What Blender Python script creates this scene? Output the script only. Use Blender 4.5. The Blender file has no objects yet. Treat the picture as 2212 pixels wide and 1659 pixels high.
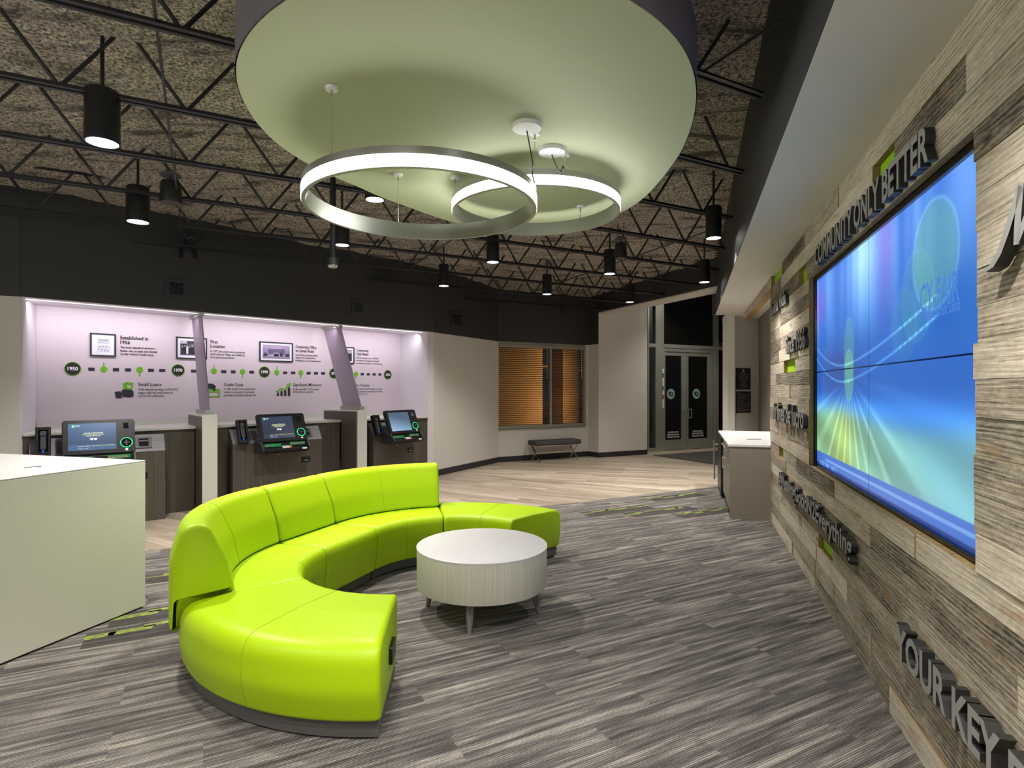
import bpy, bmesh, math, random
import numpy as np
from mathutils import Vector, Matrix
random.seed(7)
C = bpy.context.scene.collection
SC = bpy.context.scene
R = math.radians
# ------------------------------------------------------------------ camera, world, exposure
FPX, CX, HY, EYE = 1250.0, 1106.0, 838.0, 1.6
cd = bpy.data.cameras.new('camera'); cam = bpy.data.objects.new('camera', cd); C.objects.link(cam)
cam.location = (0, 0, EYE); cam.rotation_euler = (R(90), 0, 0)
cd.sensor_width = 36; cd.lens = 36 * FPX / 2212; cd.shift_y = (HY - 829.5) / 2212; cd.clip_start = .05
SC.camera = cam
w = bpy.data.worlds.new('night'); SC.world = w; w.use_nodes = True
w.node_tree.nodes['Background'].inputs[0].default_value = (.012, .016, .03, 1)
w.node_tree.nodes['Background'].inputs[1].default_value = .2
SC.view_settings.view_transform = 'Standard'; SC.view_settings.look = 'None'
SC.view_settings.gamma = 1; SC.view_settings.use_curve_mapping = False
SC.view_settings.exposure = 1.68
P_DOWN = 95.0      # ceiling cylinder downlights, W each
P_RING = 5.0      # ring pendants, emission strength
P_COVE = 8.0      # light strip above the mural, W
P_TV = .34
# ------------------------------------------------------------------ helpers
def lin(r, g=None, b=None):
    if g is None: g = b = r
    f = lambda c: (c / 255 / 12.92) if c / 255 <= .04045 else ((c / 255 + .055) / 1.055) ** 2.4
    return (f(r), f(g), f(b), 1)
def mat(name, col, rough=.5, metal=0, emit=None, es=0, spec=.5, alpha=None, trans=0):
    m = bpy.data.materials.new(name); m.use_nodes = True
    b = m.node_tree.nodes['Principled BSDF']
    b.inputs['Base Color'].default_value = col; b.inputs['Roughness'].default_value = rough
    b.inputs['Metallic'].default_value = metal; b.inputs['Specular IOR Level'].default_value = spec
    if emit: b.inputs['Emission Color'].default_value = emit; b.inputs['Emission Strength'].default_value = es
    if trans: b.inputs['Transmission Weight'].default_value = trans; b.inputs['IOR'].default_value = 1.45
    return m
class NT:
    def __init__(s, m): s.t = m.node_tree; s.b = s.t.nodes['Principled BSDF']
    def n(s, kind, **kw):
        o = s.t.nodes.new(kind)
        for k, v in kw.items():
            if k.startswith('i_'): 
                key = k[2:]; key = int(key) if key.isdigit() else key.replace('_', ' ')
                o.inputs[key].default_value = v
            else: setattr(o, k, v)
        return o
    def l(s, a, b): s.t.links.new(a, b)
    def coord(s, rot=0, scale=(1, 1, 1), kind='Object'):
        c = s.n('ShaderNodeTexCoord'); m = s.n('ShaderNodeMapping'); s.l(c.outputs[kind], m.inputs[0])
        m.inputs['Rotation'].default_value = (0, 0, rot); m.inputs['Scale'].default_value = scale; return m.outputs[0]
    def noise(s, v, scale=5, detail=3, rough=.5):
        o = s.n('ShaderNodeTexNoise'); s.l(v, o.inputs['Vector']); o.inputs['Scale'].default_value = scale
        o.inputs['Detail'].default_value = detail; o.inputs['Roughness'].default_value = rough; return o.outputs['Fac']
    def ramp(s, f, stops, mode='LINEAR'):
        o = s.n('ShaderNodeValToRGB'); s.l(f, o.inputs[0]); e = o.color_ramp.elements; o.color_ramp.interpolation = mode
        while len(e) > len(stops): e.remove(e[-1])
        for i, (p, c) in enumerate(stops):
            x = e[i] if i < len(e) else e.new(p)
            x.position = p; x.color = c
        return o.outputs[0]
    def mix(s, f, a, b, mode='MIX'):
        o = s.n('ShaderNodeMix', data_type='RGBA', blend_type=mode)
        for i, v in ((0, f), (6, a), (7, b)):
            if hasattr(v, 'links'): s.l(v, o.inputs[i])
            else: o.inputs[i].default_value = v
        return o.outputs[2]
    def math(s, op, a, b=None, c=None):
        o = s.n('ShaderNodeMath', operation=op)
        for i, v in enumerate((a, b, c)):
            if v is None: continue
            if hasattr(v, 'links'): s.l(v, o.inputs[i])
            else: o.inputs[i].default_value = v
        return o.outputs[0]
    def bump(s, h, strength=.3, dist=.01):
        o = s.n('ShaderNodeBump'); s.l(h, o.inputs['Height']); o.inputs['Strength'].default_value = strength
        o.inputs['Distance'].default_value = dist; s.l(o.outputs[0], s.b.inputs['Normal'])

class MB:
    def __init__(s): s.v = []; s.f = []; s.mi = []; s.cur = 0
    def add(s, vs, fs):
        k = len(s.v); s.v += [tuple(v) for v in vs]
        for f in fs: s.f.append([i + k for i in f]); s.mi.append(s.cur)
        return s
    def box(s, x0, x1, y0, y1, z0, z1, M=None):
        if x0 > x1: x0, x1 = x1, x0
        if y0 > y1: y0, y1 = y1, y0
        if z0 > z1: z0, z1 = z1, z0
        vs = [Vector(p) for p in ((x0,y0,z0),(x1,y0,z0),(x1,y1,z0),(x0,y1,z0),(x0,y0,z1),(x1,y0,z1),(x1,y1,z1),(x0,y1,z1))]
        if M is not None: vs = [M @ v for v in vs]
        return s.add(vs, [(3,2,1,0),(4,5,6,7),(0,1,5,4),(1,2,6,5),(2,3,7,6),(3,0,4,7)])
    def quad(s, a, b, c, d): return s.add([a, b, c, d], [(0, 1, 2, 3)])
    def prism(s, pts, h0, h1, axis='z', M=None):
        n = len(pts)
        def mk(p, h): 
            v = {'z': (p[0], p[1], h), 'y': (p[0], h, p[1]), 'x': (h, p[0], p[1])}[axis]
            v = Vector(v); return M @ v if M is not None else v
        vs = [mk(p, h0) for p in pts] + [mk(p, h1) for p in pts]
        fs = [tuple(range(n))[::-1], tuple(range(n, 2 * n))] + [(i, (i + 1) % n, n + (i + 1) % n, n + i) for i in range(n)]
        return s.add(vs, fs)
    def bar(s, a, b, w, h=None, n=None):
        """rod from a to b: square (w x h) or round with n sides (radius w)"""
        a, b = Vector(a), Vector(b); d = (b - a).normalized()
        up = Vector((0, 0, 1)) if abs(d.z) < .95 else Vector((0, 1, 0))
        x = d.cross(up).normalized(); y = x.cross(d).normalized()
        if n: ring = [(math.cos(2*math.pi*i/n) * w, math.sin(2*math.pi*i/n) * w) for i in range(n)]
        else:
            h = h or w; ring = [(-w/2,-h/2),(w/2,-h/2),(w/2,h/2),(-w/2,h/2)]; n = 4
        vs = [a + x*p + y*q for p, q in ring] + [b + x*p + y*q for p, q in ring]
        return s.add(vs, [tuple(range(n))[::-1], tuple(range(n, 2*n))] + [(i, (i+1) % n, n+(i+1) % n, n+i) for i in range(n)])
    def tube(s, pts, r, n=8):
        for a, b in zip(pts, pts[1:]): s.bar(a, b, r, n=n)
        return s
    def cone(s, c, r0, r1, z0, z1, n=32, cap=True):
        vs = [(c[0] + r0*math.cos(2*math.pi*i/n), c[1] + r0*math.sin(2*math.pi*i/n), z0) for i in range(n)]
        vs += [(c[0] + r1*math.cos(2*math.pi*i/n), c[1] + r1*math.sin(2*math.pi*i/n), z1) for i in range(n)]
        fs = [(i, (i+1) % n, n+(i+1) % n, n+i) for i in range(n)]
        if cap: fs += [tuple(range(n))[::-1], tuple(range(n, 2*n))]
        return s.add(vs, fs)
    def lathe(s, c, prof, n=48):
        vs = []; m = len(prof)
        for i in range(n):
            a = 2*math.pi*i/n
            vs += [(c[0] + r*math.cos(a), c[1] + r*math.sin(a), z) for r, z in prof]
        fs = [(i*m+j, ((i+1) % n)*m+j, ((i+1) % n)*m+j+1, i*m+j+1) for i in range(n) for j in range(m-1)]
        return s.add(vs, fs)
    def disc_y(s, cx, cz, r, y, n=32, rz=None, flip=False):
        rz = rz or r
        vs = [(cx + r*math.cos(2*math.pi*i/n), y, cz + rz*math.sin(2*math.pi*i/n)) for i in range(n)]
        return s.add(vs, [tuple(range(n))])
    def rdisc(s, cx, cz, r, y0, y1, n=32):
        return s.prism([(cx + r*math.cos(2*math.pi*i/n), cz + r*math.sin(2*math.pi*i/n)) for i in range(n)], y0, y1, 'y')
    def rbox_y(s, x0, x1, z0, z1, y0, y1, r, n=5, M=None):
        pts = []
        for cx, cz, a0 in ((x1-r, z1-r, 0), (x0+r, z1-r, 90), (x0+r, z0+r, 180), (x1-r, z0+r, 270)):
            for i in range(n+1):
                a = R(a0 + 90*i/n); pts.append((cx + r*math.cos(a), cz + r*math.sin(a)))
        return s.prism(pts, y0, y1, 'y', M)

def tag(o, label=None, cat=None, group=None, kind=None):
    if label: o['label'] = label
    if cat: o['category'] = cat
    if group: o['group'] = group
    if kind: o['kind'] = kind
    return o
def obj(name, mb, m, parent=None, fr=None, smooth=False, bevel=0, seg=2, off=(0, 0, 0), angle=40):
    me = bpy.data.meshes.new(name)
    me.from_pydata([tuple(v) for v in mb.v], [], mb.f); me.validate()
    for x in (m if isinstance(m, (list, tuple)) else [m]): me.materials.append(x)
    if isinstance(m, (list, tuple)) and len(me.polygons) == len(mb.mi): me.polygons.foreach_set('material_index', mb.mi)
    bm = bmesh.new(); bm.from_mesh(me); bmesh.ops.recalc_face_normals(bm, faces=bm.faces); bm.to_mesh(me); bm.free()
    o = bpy.data.objects.new(name, me); C.objects.link(o)
    if parent: o.parent = parent
    if fr: o.location = fr.w(*off); o.rotation_euler = (0, 0, fr.a)
    if bevel:
        b = o.modifiers.new('bevel', 'BEVEL'); b.width = bevel; b.segments = seg; b.limit_method = 'ANGLE'; b.angle_limit = R(30)
    if smooth:
        me.polygons.foreach_set('use_smooth', [True]*len(me.polygons))
        me.set_sharp_from_angle(angle=R(angle))
    return o
def flat_open(name, mb, m, parent=None):
    return obj(name, mb, m, parent)
class Fr:
    """vertical frame: local x along the wall, y into the wall, z up"""
    def __init__(s, p, q): 
        s.o = Vector((p[0], p[1])); d = Vector((q[0]-p[0], q[1]-p[1])); s.L = d.length; s.t = d.normalized()
        s.a = math.atan2(s.t.y, s.t.x); s.i = Vector((-s.t.y, s.t.x))
    def w(s, x, y=0, z=0): p = s.o + s.t*x + s.i*y; return Vector((p.x, p.y, z))
    def at(s, px, py, y=0):
        """where the sight line of a picture point meets the plane local y"""
        u = (px - CX)/FPX; o = s.o + s.i*y
        # (u*Y, Y) = o + t*x
        Y = (o.x*s.t.y - o.y*s.t.x)/(u*s.t.y - s.t.x)
        x = (Vector((u*Y, Y)) - o).dot(s.t)
        return x, EYE + (HY - py)/FPX*Y
    def x(s, px, y=0): return s.at(px, HY, y)[0]
    def z(s, px, py, y=0): return s.at(px, py, y)[1]
    def dist(s, px, y=0): 
        u = (px - CX)/FPX; o = s.o + s.i*y
        return (o.x*s.t.y - o.y*s.t.x)/(u*s.t.y - s.t.x)
    def sub(s, x, y=0, turn=0):
        p = s.w(x, y); a = s.a + turn
        return Fr((p.x, p.y), (p.x + math.cos(a), p.y + math.sin(a)))
def thing(name, fr, label, cat, group=None, off=(0, 0, 0)):
    o = bpy.data.objects.new(name, None); C.objects.link(o); o.empty_display_size = .1
    if fr: o.location = fr.w(*off); o.rotation_euler = (0, 0, fr.a)
    else: o.location = off
    return tag(o, label, cat, group)
def struct(name, mb, m, fr=None, **k): return tag(obj(name, mb, m, fr=fr, **k), kind='structure')
def floor_pt(px, py, z=0):
    Y = FPX*(EYE - z)/(py - HY); return Vector(((px - CX)/FPX*Y, Y))
def copy_tree(o, parent=None, loc=None):
    c = o.copy(); C.objects.link(c); c.parent = parent
    if loc is not None: c.location = loc
    for ch in list(o.children): copy_tree(ch, c)
    return c
# text as mesh, local x/z plane facing -y
_tc = {}
def text_data(s, bold=.0, extr=0.0, res=3):
    cu = bpy.data.curves.new('t', 'FONT'); cu.body = s; cu.size = 1; cu.extrude = extr; cu.offset = bold; cu.resolution_u = res
    o = bpy.data.objects.new('t', cu); C.objects.link(o)
    dg = bpy.context.evaluated_depsgraph_get(); me = bpy.data.meshes.new_from_object(o.evaluated_get(dg))
    v = np.array([tuple(x.co) for x in me.vertices]) if len(me.vertices) else np.zeros((0, 3)); f = [tuple(p.vertices) for p in me.polygons]
    bpy.data.objects.remove(o); bpy.data.curves.remove(cu); bpy.data.meshes.remove(me)
    return v, f
CAP = None
def text(mb, s, x0, x1, zb, cap, y, thick=0, bold=.012, shear=0, mirror=False, res=3):
    """string fitted from x0 to x1, baseline zb, capital height cap; front face at y, body going thick behind"""
    global CAP
    if CAP is None: CAP = text_data('H')[0][:, 1].max()
    v, f = text_data(s, bold, .5 if thick else 0, res)
    if not len(v): return mb
    k = cap/CAP; lo, hi = v[:, 0].min(), v[:, 0].max()
    kx = (x1 - x0)/(hi - lo) if x1 is not None else k
    X = (v[:, 0] - lo)*kx
    if mirror: X = (hi - lo)*kx - X
    X = X + x0 + v[:, 1]*k*shear
    Z = zb + v[:, 1]*k
    Yv = y + (.5 - v[:, 2])*thick if thick else np.full(len(v), y)
    mb.add(list(zip(X, Yv, Z)), f); return mb
def round_poly(pts, n=6):
    """pts: (x, z, radius) -> polygon with filleted corners"""
    out = []; N = len(pts)
    for i in range(N):
        p = Vector(pts[i][:2]); r = pts[i][2]; a = Vector(pts[i-1][:2]); b = Vector(pts[(i+1) % N][:2])
        if r <= 0: out.append(tuple(p)); continue
        da, db = (a-p).normalized(), (b-p).normalized(); ang = da.angle(db)
        t = min(r/math.tan(ang/2), .49*(a-p).length, .49*(b-p).length); 
        p0, p1 = p+da*t, p+db*t
        for j in range(n+1):
            s = j/n; q = p0*(1-s)**2 + p*2*s*(1-s) + p1*s*s; out.append(tuple(q))
    return out
def inset(poly, d):
    N = len(poly); P = [Vector(p) for p in poly]
    area = sum(P[i].x*P[(i+1) % N].y - P[(i+1) % N].x*P[i].y for i in range(N)); sg = 1 if area > 0 else -1
    out = []
    for i in range(N):
        e = (P[(i+1) % N] - P[i-1]).normalized(); out.append(tuple(P[i] + Vector((-e.y, e.x))*d*sg))
    return out
# ------------------------------------------------------------------ materials
def m_wall(name, col, rough=.75):
    m = mat(name, col, rough); t = NT(m); v = t.coord(); h = t.noise(v, 180, 2); t.bump(h, .08, .002); return m
M_WHITE = m_wall('white_paint', lin(212, 208, 200)); M_BLACK = m_wall('charcoal_paint', lin(52, 52, 54), .6)
M_LILAC = m_wall('lilac_paint', lin(214, 208, 216)); M_MURAL = m_wall('mural_vinyl', lin(206, 193, 204), .5)
M_DISC = m_wall('soffit_paint', lin(172, 178, 146)); M_PANEL = mat('taupe_laminate', lin(134, 125, 114), .5)
M_DARKB = mat('black_metal', lin(30, 31, 33), .42, 0); M_JOIST = mat('joist_paint', lin(40, 40, 43), .4)
M_CHROME = mat('chrome', lin(205, 200, 190), .12, 1); M_ALU = mat('brushed_aluminium', lin(176, 178, 170), .42, .75)
M_BASEB = mat('rubber_base', lin(44, 45, 48), .55); M_GREEN = mat('green_accent', lin(150, 200, 10), .5)
M_GFX_G = mat('graphic_green', lin(104, 176, 16), .6); M_GFX_D = mat('graphic_dark', lin(42, 40, 54), .6); M_INK = mat('graphic_ink', lin(22, 20, 24), .6)
M_INKW = mat('graphic_white', lin(235, 235, 235), .6); M_PAPER = mat('paper', lin(225, 226, 238), .6)
M_QUARTZ_T = mat('white_counter', lin(216, 214, 212), .25); M_LETTER = mat('letter_face', lin(150, 150, 147), .5, .1); M_LETSIDE = mat('letter_side', lin(40, 39, 38), .5)
M_PLASTIC = mat('black_plastic', lin(20, 21, 25), .36, spec=.35); M_GLOSSBLK = mat('gloss_black', lin(12, 12, 15), .12); M_GREYP = mat('grey_plastic', lin(50, 52, 60), .45)
M_LENS = mat('lamp_lens', (1, 1, 1, 1), .4, emit=(1, .97, .95, 1), es=9); M_RINGL = mat('ring_diffuser', (1, 1, 1, 1), .5, emit=(1, .985, .96, 1), es=P_RING)
M_NICKEL = mat('brushed_nickel', lin(190, 190, 186), .3, .9)
def m_vinyl():
    m = mat('lime_vinyl', lin(166, 200, 0), .42, spec=.35); t = NT(m); v = t.coord(); t.bump(t.noise(v, 220, 2), .05, .002)
    return m
M_LIME = m_vinyl(); M_SEAM = mat('lime_stitch', lin(136, 172, 4), .6); M_PLINTH = mat('grey_plinth', lin(92, 92, 90), .5)
def m_quartz(name, col):
    m = mat(name, col, .3); t = NT(m); v = t.coord(); vo = t.n('ShaderNodeTexVoronoi'); t.l(v, vo.inputs['Vector']); vo.inputs['Scale'].default_value = 95
    f = t.math('LESS_THAN', vo.outputs['Distance'], .13); g = t.math('MULTIPLY', f, t.math('GREATER_THAN', t.noise(v, 42, 0), .56))
    t.l(t.mix(g, col, lin(140, 130, 112)), t.b.inputs['Base Color']); return m
M_QUARTZ = m_quartz('speckled_quartz', lin(224, 222, 214)); M_FIN = m_quartz('fin_quartz', lin(200, 198, 192))
def m_lines(name, a, b, across, rough=.4, horiz=False, metal=0):
    m = mat(name, a, rough, metal); t = NT(m)
    v = t.coord(scale=(.6, .6, across) if horiz else (across, across, .7)); f = t.noise(v, 1, 4, .65)
    t.l(t.ramp(f, [(.3, a), (.7, b)]), t.b.inputs['Base Color']); return m
M_LAM = m_lines('dark_oak_laminate', lin(52, 47, 43), lin(98, 90, 82), 260); M_TABLE = m_lines('pale_striated_laminate', lin(196, 194, 178), lin(222, 220, 206), 170)
M_STEEL = m_lines('brushed_steel_plate', lin(84, 82, 84), lin(122, 120, 122), 300, .5, True, .2); M_GREYWOOD = m_lines('grey_wood', lin(80, 80, 80), lin(142, 140, 136), 60)
M_TABTOP = m_lines('pale_laminate_top', lin(200, 198, 200), lin(214, 212, 212), 40, .35)
def m_fabric():
    m = mat('charcoal_tweed', lin(70, 67, 70), .95); t = NT(m); v = t.coord(); f = t.noise(v, 160, 3, .8)
    t.l(t.ramp(f, [(.35, lin(48, 46, 50)), (.68, lin(98, 92, 94))]), t.b.inputs['Base Color']); t.bump(f, .5, .004); return m
M_FABRIC = m_fabric(); M_RINGB = mat('ring_diffuser_fill', (1, 1, 1, 1), .5, emit=(1, .97, .93, 1), es=12)  # fill ring: boosted glow, only for the added unseen ring pendants
AZJ = R(90 - 61.9)    # rotation of the joist / carpet direction from world x
def m_carpet(name, green=0):
    m = mat(name, lin(100), .95, spec=.15); t = NT(m)
    v = t.coord(rot=-AZJ); br = t.n('ShaderNodeTexBrick'); t.l(v, br.inputs['Vector']); br.offset = .37
    br.inputs['Scale'].default_value = 1; br.inputs['Brick Width'].default_value = 1.0; br.inputs['Row Height'].default_value = .25
    br.inputs['Mortar Size'].default_value = 0; br.inputs['Color1'].default_value = (0, 0, 0, 1); br.inputs['Color2'].default_value = (1, 1, 1, 1)
    rnd = t.math('MULTIPLY', br.outputs['Color'], 37.0); cx = t.n('ShaderNodeCombineXYZ'); t.l(rnd, cx.inputs[2])
    s = t.n('ShaderNodeVectorMath', operation='MULTIPLY'); t.l(v, s.inputs[0]); s.inputs[1].default_value = (1.5, 30, 1)
    a = t.n('ShaderNodeVectorMath', operation='ADD'); t.l(s.outputs[0], a.inputs[0]); t.l(cx.outputs[0], a.inputs[1])
    f1 = t.noise(a.outputs[0], 1.0, 5, .60)
    s2 = t.n('ShaderNodeVectorMath', operation='MULTIPLY'); t.l(v, s2.inputs[0]); s2.inputs[1].default_value = (10, 130, 1)
    f2 = t.noise(s2.outputs[0], 1, 3, .7); f3 = t.noise(v, 210, 2, .8)
    wv = t.n('ShaderNodeTexWave', wave_type='BANDS', bands_direction='Y'); t.l(v, wv.inputs['Vector']); wv.inputs['Scale'].default_value = 28; wv.inputs['Distortion'].default_value = .6
    f = t.math('ADD', f1, t.math('MULTIPLY', t.math('SUBTRACT', f2, .5), .30)); f = t.math('ADD', f, t.math('MULTIPLY', t.math('SUBTRACT', f3, .5), .75))
    f = t.math('ADD', f, t.math('MULTIPLY', t.math('SUBTRACT', wv.outputs['Fac'], .5), .13))
    f = t.math('ADD', f, t.math('MULTIPLY', t.math('SUBTRACT', br.outputs['Color'], .5), .03))
    col = t.ramp(f, [(.22, lin(54, 50, 50)), (.42, lin(90, 86, 84)), (.53, lin(114, 109, 106)), (.66, lin(164, 157, 148)), (.86, lin(202, 195, 184))])
    if green:
        col = t.ramp(f, [(.25, lin(54, 52, 50)), (.6, lin(84, 80, 78)), (.85, lin(110, 104, 98))])
    t.l(col, t.b.inputs['Base Color'])
    h = t.math('ADD', t.math('MULTIPLY', wv.outputs['Fac'], .7), f3); t.bump(h, .8, .008)
    return m
M_CARPET = m_carpet('striped_carpet'); M_CARPET_D = m_carpet('plain_carpet_tile', 1)
def m_gstreak():
    m = mat('lime_carpet_streak', lin(140, 170, 40), .95); t = NT(m); v = t.coord(rot=-AZJ, scale=(14, 90, 1)); f = t.noise(v, 1, 4, .8)
    t.l(t.ramp(f, [(.44, lin(84, 86, 68)), (.54, lin(128, 146, 50)), (.8, lin(160, 182, 66))]), t.b.inputs['Base Color']); return m
M_STREAK = m_gstreak()
def m_plank(name, az, tone=1.0):
    m = mat(name, lin(170), .42); t = NT(m); v = t.coord(rot=-R(90 - az))
    br = t.n('ShaderNodeTexBrick'); t.l(v, br.inputs['Vector']); br.offset = .41
    for k, x in (('Scale', 1), ('Brick Width', 1.2), ('Row Height', .15), ('Mortar Size', .0018), ('Color1', (0, 0, 0, 1)), ('Color2', (1, 1, 1, 1)), ('Mortar', (.5, .5, .5, 1))): br.inputs[k].default_value = x
    rnd = t.math('MULTIPLY', br.outputs['Color'], 23.0); cx = t.n('ShaderNodeCombineXYZ'); t.l(rnd, cx.inputs[2])
    s = t.n('ShaderNodeVectorMath', operation='MULTIPLY'); t.l(v, s.inputs[0]); s.inputs[1].default_value = (1.6, 22, 1)
    a = t.n('ShaderNodeVectorMath', operation='ADD'); t.l(s.outputs[0], a.inputs[0]); t.l(cx.outputs[0], a.inputs[1])
    f = t.noise(a.outputs[0], 1, 5, .6); f = t.math('ADD', f, t.math('MULTIPLY', t.math('SUBTRACT', br.outputs['Color'], .5), .30))
    c = t.ramp(f, [(.25, lin(140, 126, 110)), (.5, lin(176, 162, 144)), (.75, lin(202, 190, 172))])
    c = t.mix(t.math('MULTIPLY', br.outputs['Fac'], .5), c, lin(110, 98, 86)); c = t.mix(1.0, c, (tone, tone*.985, tone*.97, 1), 'MULTIPLY'); t.l(c, t.b.inputs['Base Color']); return m
M_PLANK_A = m_plank('oak_planks', 120, .80); M_PLANK_B = m_plank('pale_oak_planks', 107)
def m_barn():
    m = mat('reclaimed_barn_wood', lin(130), .8, spec=.3); t = NT(m)
    g = t.n('ShaderNodeNewGeometry'); rnd = g.outputs['Random Per Island']
    c = t.n('ShaderNodeTexCoord'); cx = t.n('ShaderNodeCombineXYZ'); t.l(t.math('MULTIPLY', rnd, 91.0), cx.inputs[1]); t.l(t.math('MULTIPLY', rnd, 37.0), cx.inputs[0])
    ad = t.n('ShaderNodeVectorMath', operation='ADD'); t.l(c.outputs['Object'], ad.inputs[0]); t.l(cx.outputs[0], ad.inputs[1])
    def sc(x, y, z):
        s = t.n('ShaderNodeVectorMath', operation='MULTIPLY'); t.l(ad.outputs[0], s.inputs[0]); s.inputs[1].default_value = (x, y, z); return s.outputs[0]
    warp = t.noise(sc(1.4, 1, 4.5), 1, 2)
    wx = t.n('ShaderNodeCombineXYZ'); t.l(t.math('MULTIPLY', warp, 3.0), wx.inputs[2])
    gr = t.n('ShaderNodeVectorMath', operation='ADD'); t.l(sc(2.6, 3, 120), gr.inputs[0]); t.l(wx.outputs[0], gr.inputs[1])
    fine = t.noise(gr.outputs[0], 1, 5, .7)
    rings = t.n('ShaderNodeTexWave', wave_type='BANDS', bands_direction='Z'); t.l(sc(.7, 0, 5), rings.inputs['Vector']); rings.inputs['Scale'].default_value = 3.2
    rings.inputs['Distortion'].default_value = 9; rings.inputs['Detail'].default_value = 2; rings.inputs['Detail Scale'].default_value = .8
    patch = t.noise(sc(2.2, 1, 7), 1, 4, .6); ochre = t.noise(sc(3.5, 1, 18), 1, 4, .65)
    f = t.math('ADD', t.math('MULTIPLY', fine, .44), t.math('MULTIPLY', rings.outputs['Fac'], .09)); f = t.math('ADD', f, t.math('MULTIPLY', patch, .30))
    f = t.math('ADD', f, t.math('ADD', t.math('MULTIPLY', t.math('SUBTRACT', rnd, .5), .25), t.math('MULTIPLY', t.noise(sc(24, 1, 70), 1, 4, .8), .33)))
    col = t.ramp(f, [(.38, lin(54, 50, 44)), (.47, lin(124, 115, 101)), (.60, lin(176, 166, 148)), (.78, lin(222, 212, 192))])
    k = t.ramp(ochre, [(.56, (0, 0, 0, 1)), (.70, (1, 1, 1, 1))]); col = t.mix(t.math('MULTIPLY', k, .55), col, lin(150, 108, 58))
    kn = t.n('ShaderNodeTexVoronoi'); t.l(sc(1.8, .3, 5), kn.inputs['Vector']); kn.inputs['Scale'].default_value = 1.0
    kk = t.ramp(kn.outputs['Distance'], [(.03, (1, 1, 1, 1)), (.085, (0, 0, 0, 1))]); col = t.mix(t.math('MULTIPLY', kk, .8), col, lin(34, 26, 18))
    t.l(col, t.b.inputs['Base Color']); t.bump(t.math('ADD', fine, t.math('MULTIPLY', patch, .4)), .6, .006); return m
M_BARN = m_barn(); M_RAWEDGE = m_lines('sawn_edge', lin(118, 92, 48), lin(160, 134, 84), 30, .8)
def m_foam():
    m = mat('sprayed_insulation', lin(74), .95, spec=.2); t = NT(m); v = t.coord(); f = t.noise(v, 42, 4, .75)
    s = t.coord(rot=-AZJ, scale=(1.6, 5.5, 1)); g = t.noise(s, 1, 4, .6)
    c = t.ramp(f, [(.38, lin(78, 74, 72)), (.50, lin(182, 172, 160)), (.62, lin(238, 226, 208)), (.74, lin(255, 250, 238))])
    c = t.mix(t.ramp(g, [(.34, (.8, .8, .8, 1)), (.48, (0, 0, 0, 1))]), c, lin(66, 63, 60)); t.l(c, t.b.inputs['Base Color']); t.bump(f, 1.0, .03); return m
M_FOAM = m_foam()
def m_glass(name, tint, rough=0.0):
    m = bpy.data.materials.new(name); m.use_nodes = True; nt = m.node_tree; nt.nodes.remove(nt.nodes['Principled BSDF'])
    out = nt.nodes['Material Output']; tr = nt.nodes.new('ShaderNodeBsdfTransparent'); tr.inputs[0].default_value = tint
    gl = nt.nodes.new('ShaderNodeBsdfGlossy'); gl.inputs['Roughness'].default_value = rough; gl.inputs['Color'].default_value = (.9, .95, .95, 1)
    fr = nt.nodes.new('ShaderNodeFresnel'); fr.inputs[0].default_value = 1.5; mx = nt.nodes.new('ShaderNodeMixShader')
    nt.links.new(fr.outputs[0], mx.inputs[0]); nt.links.new(tr.outputs[0], mx.inputs[1]); nt.links.new(gl.outputs[0], mx.inputs[2]); nt.links.new(mx.outputs[0], out.inputs[0]); return m
M_GLASS = m_glass('tinted_glass', (.42, .52, .50, 1)); M_GLASS2 = m_glass('window_glass', (.8, .82, .8, 1))
def m_vcol(name, es):
    m = bpy.data.materials.new(name); m.use_nodes = True; t = NT(m); a = t.n('ShaderNodeAttribute', attribute_name='pic')
    if es: 
        t.l(a.outputs['Color'], t.b.inputs['Emission Color']); t.b.inputs['Emission Strength'].default_value = es; t.b.inputs['Base Color'].default_value = (.01, .01, .01, 1)
        t.b.inputs['Roughness'].default_value = .25
    else: t.l(a.outputs['Color'], t.b.inputs['Base Color']); t.b.inputs['Roughness'].default_value = .6
    return m
M_TV = m_vcol('video_picture', P_TV); M_PHOTO = m_vcol('photo_print', 0); M_SCREEN = m_vcol('kiosk_picture', .36)
def picture(name, x0, x1, z0, z1, y, nx, nz, fn, m, parent=None, fr=None):
    """flat picture surface; fn(U, V) gives sRGB 0..1 for arrays U (left-right) and V (bottom-top)"""
    U, V = np.meshgrid(np.linspace(0, 1, nx + 1), np.linspace(0, 1, nz + 1)); mb = MB()
    vs = np.stack([x0 + (x1-x0)*U.ravel(), np.full(U.size, y), z0 + (z1-z0)*V.ravel()], 1)
    f = [(j*(nx+1)+i, j*(nx+1)+i+1, (j+1)*(nx+1)+i+1, (j+1)*(nx+1)+i) for j in range(nz) for i in range(nx)]
    me = bpy.data.meshes.new(name); me.from_pydata([tuple(v) for v in vs], [], f); me.materials.append(m)
    c = np.clip(fn(U.ravel(), V.ravel()), 0, 1); c = np.where(c <= .04045, c/12.92, ((c+.055)/1.055)**2.4)
    at = me.color_attributes.new('pic', 'FLOAT_COLOR', 'POINT'); at.data.foreach_set('color', np.concatenate([c, np.ones((len(c), 1))], 1).ravel().astype(np.float32))
    o = bpy.data.objects.new(name, me); C.objects.link(o)
    if parent: o.parent = parent
    if fr: o.location = fr.w(0, 0, 0); o.rotation_euler = (0, 0, fr.a)
    return o
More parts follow.
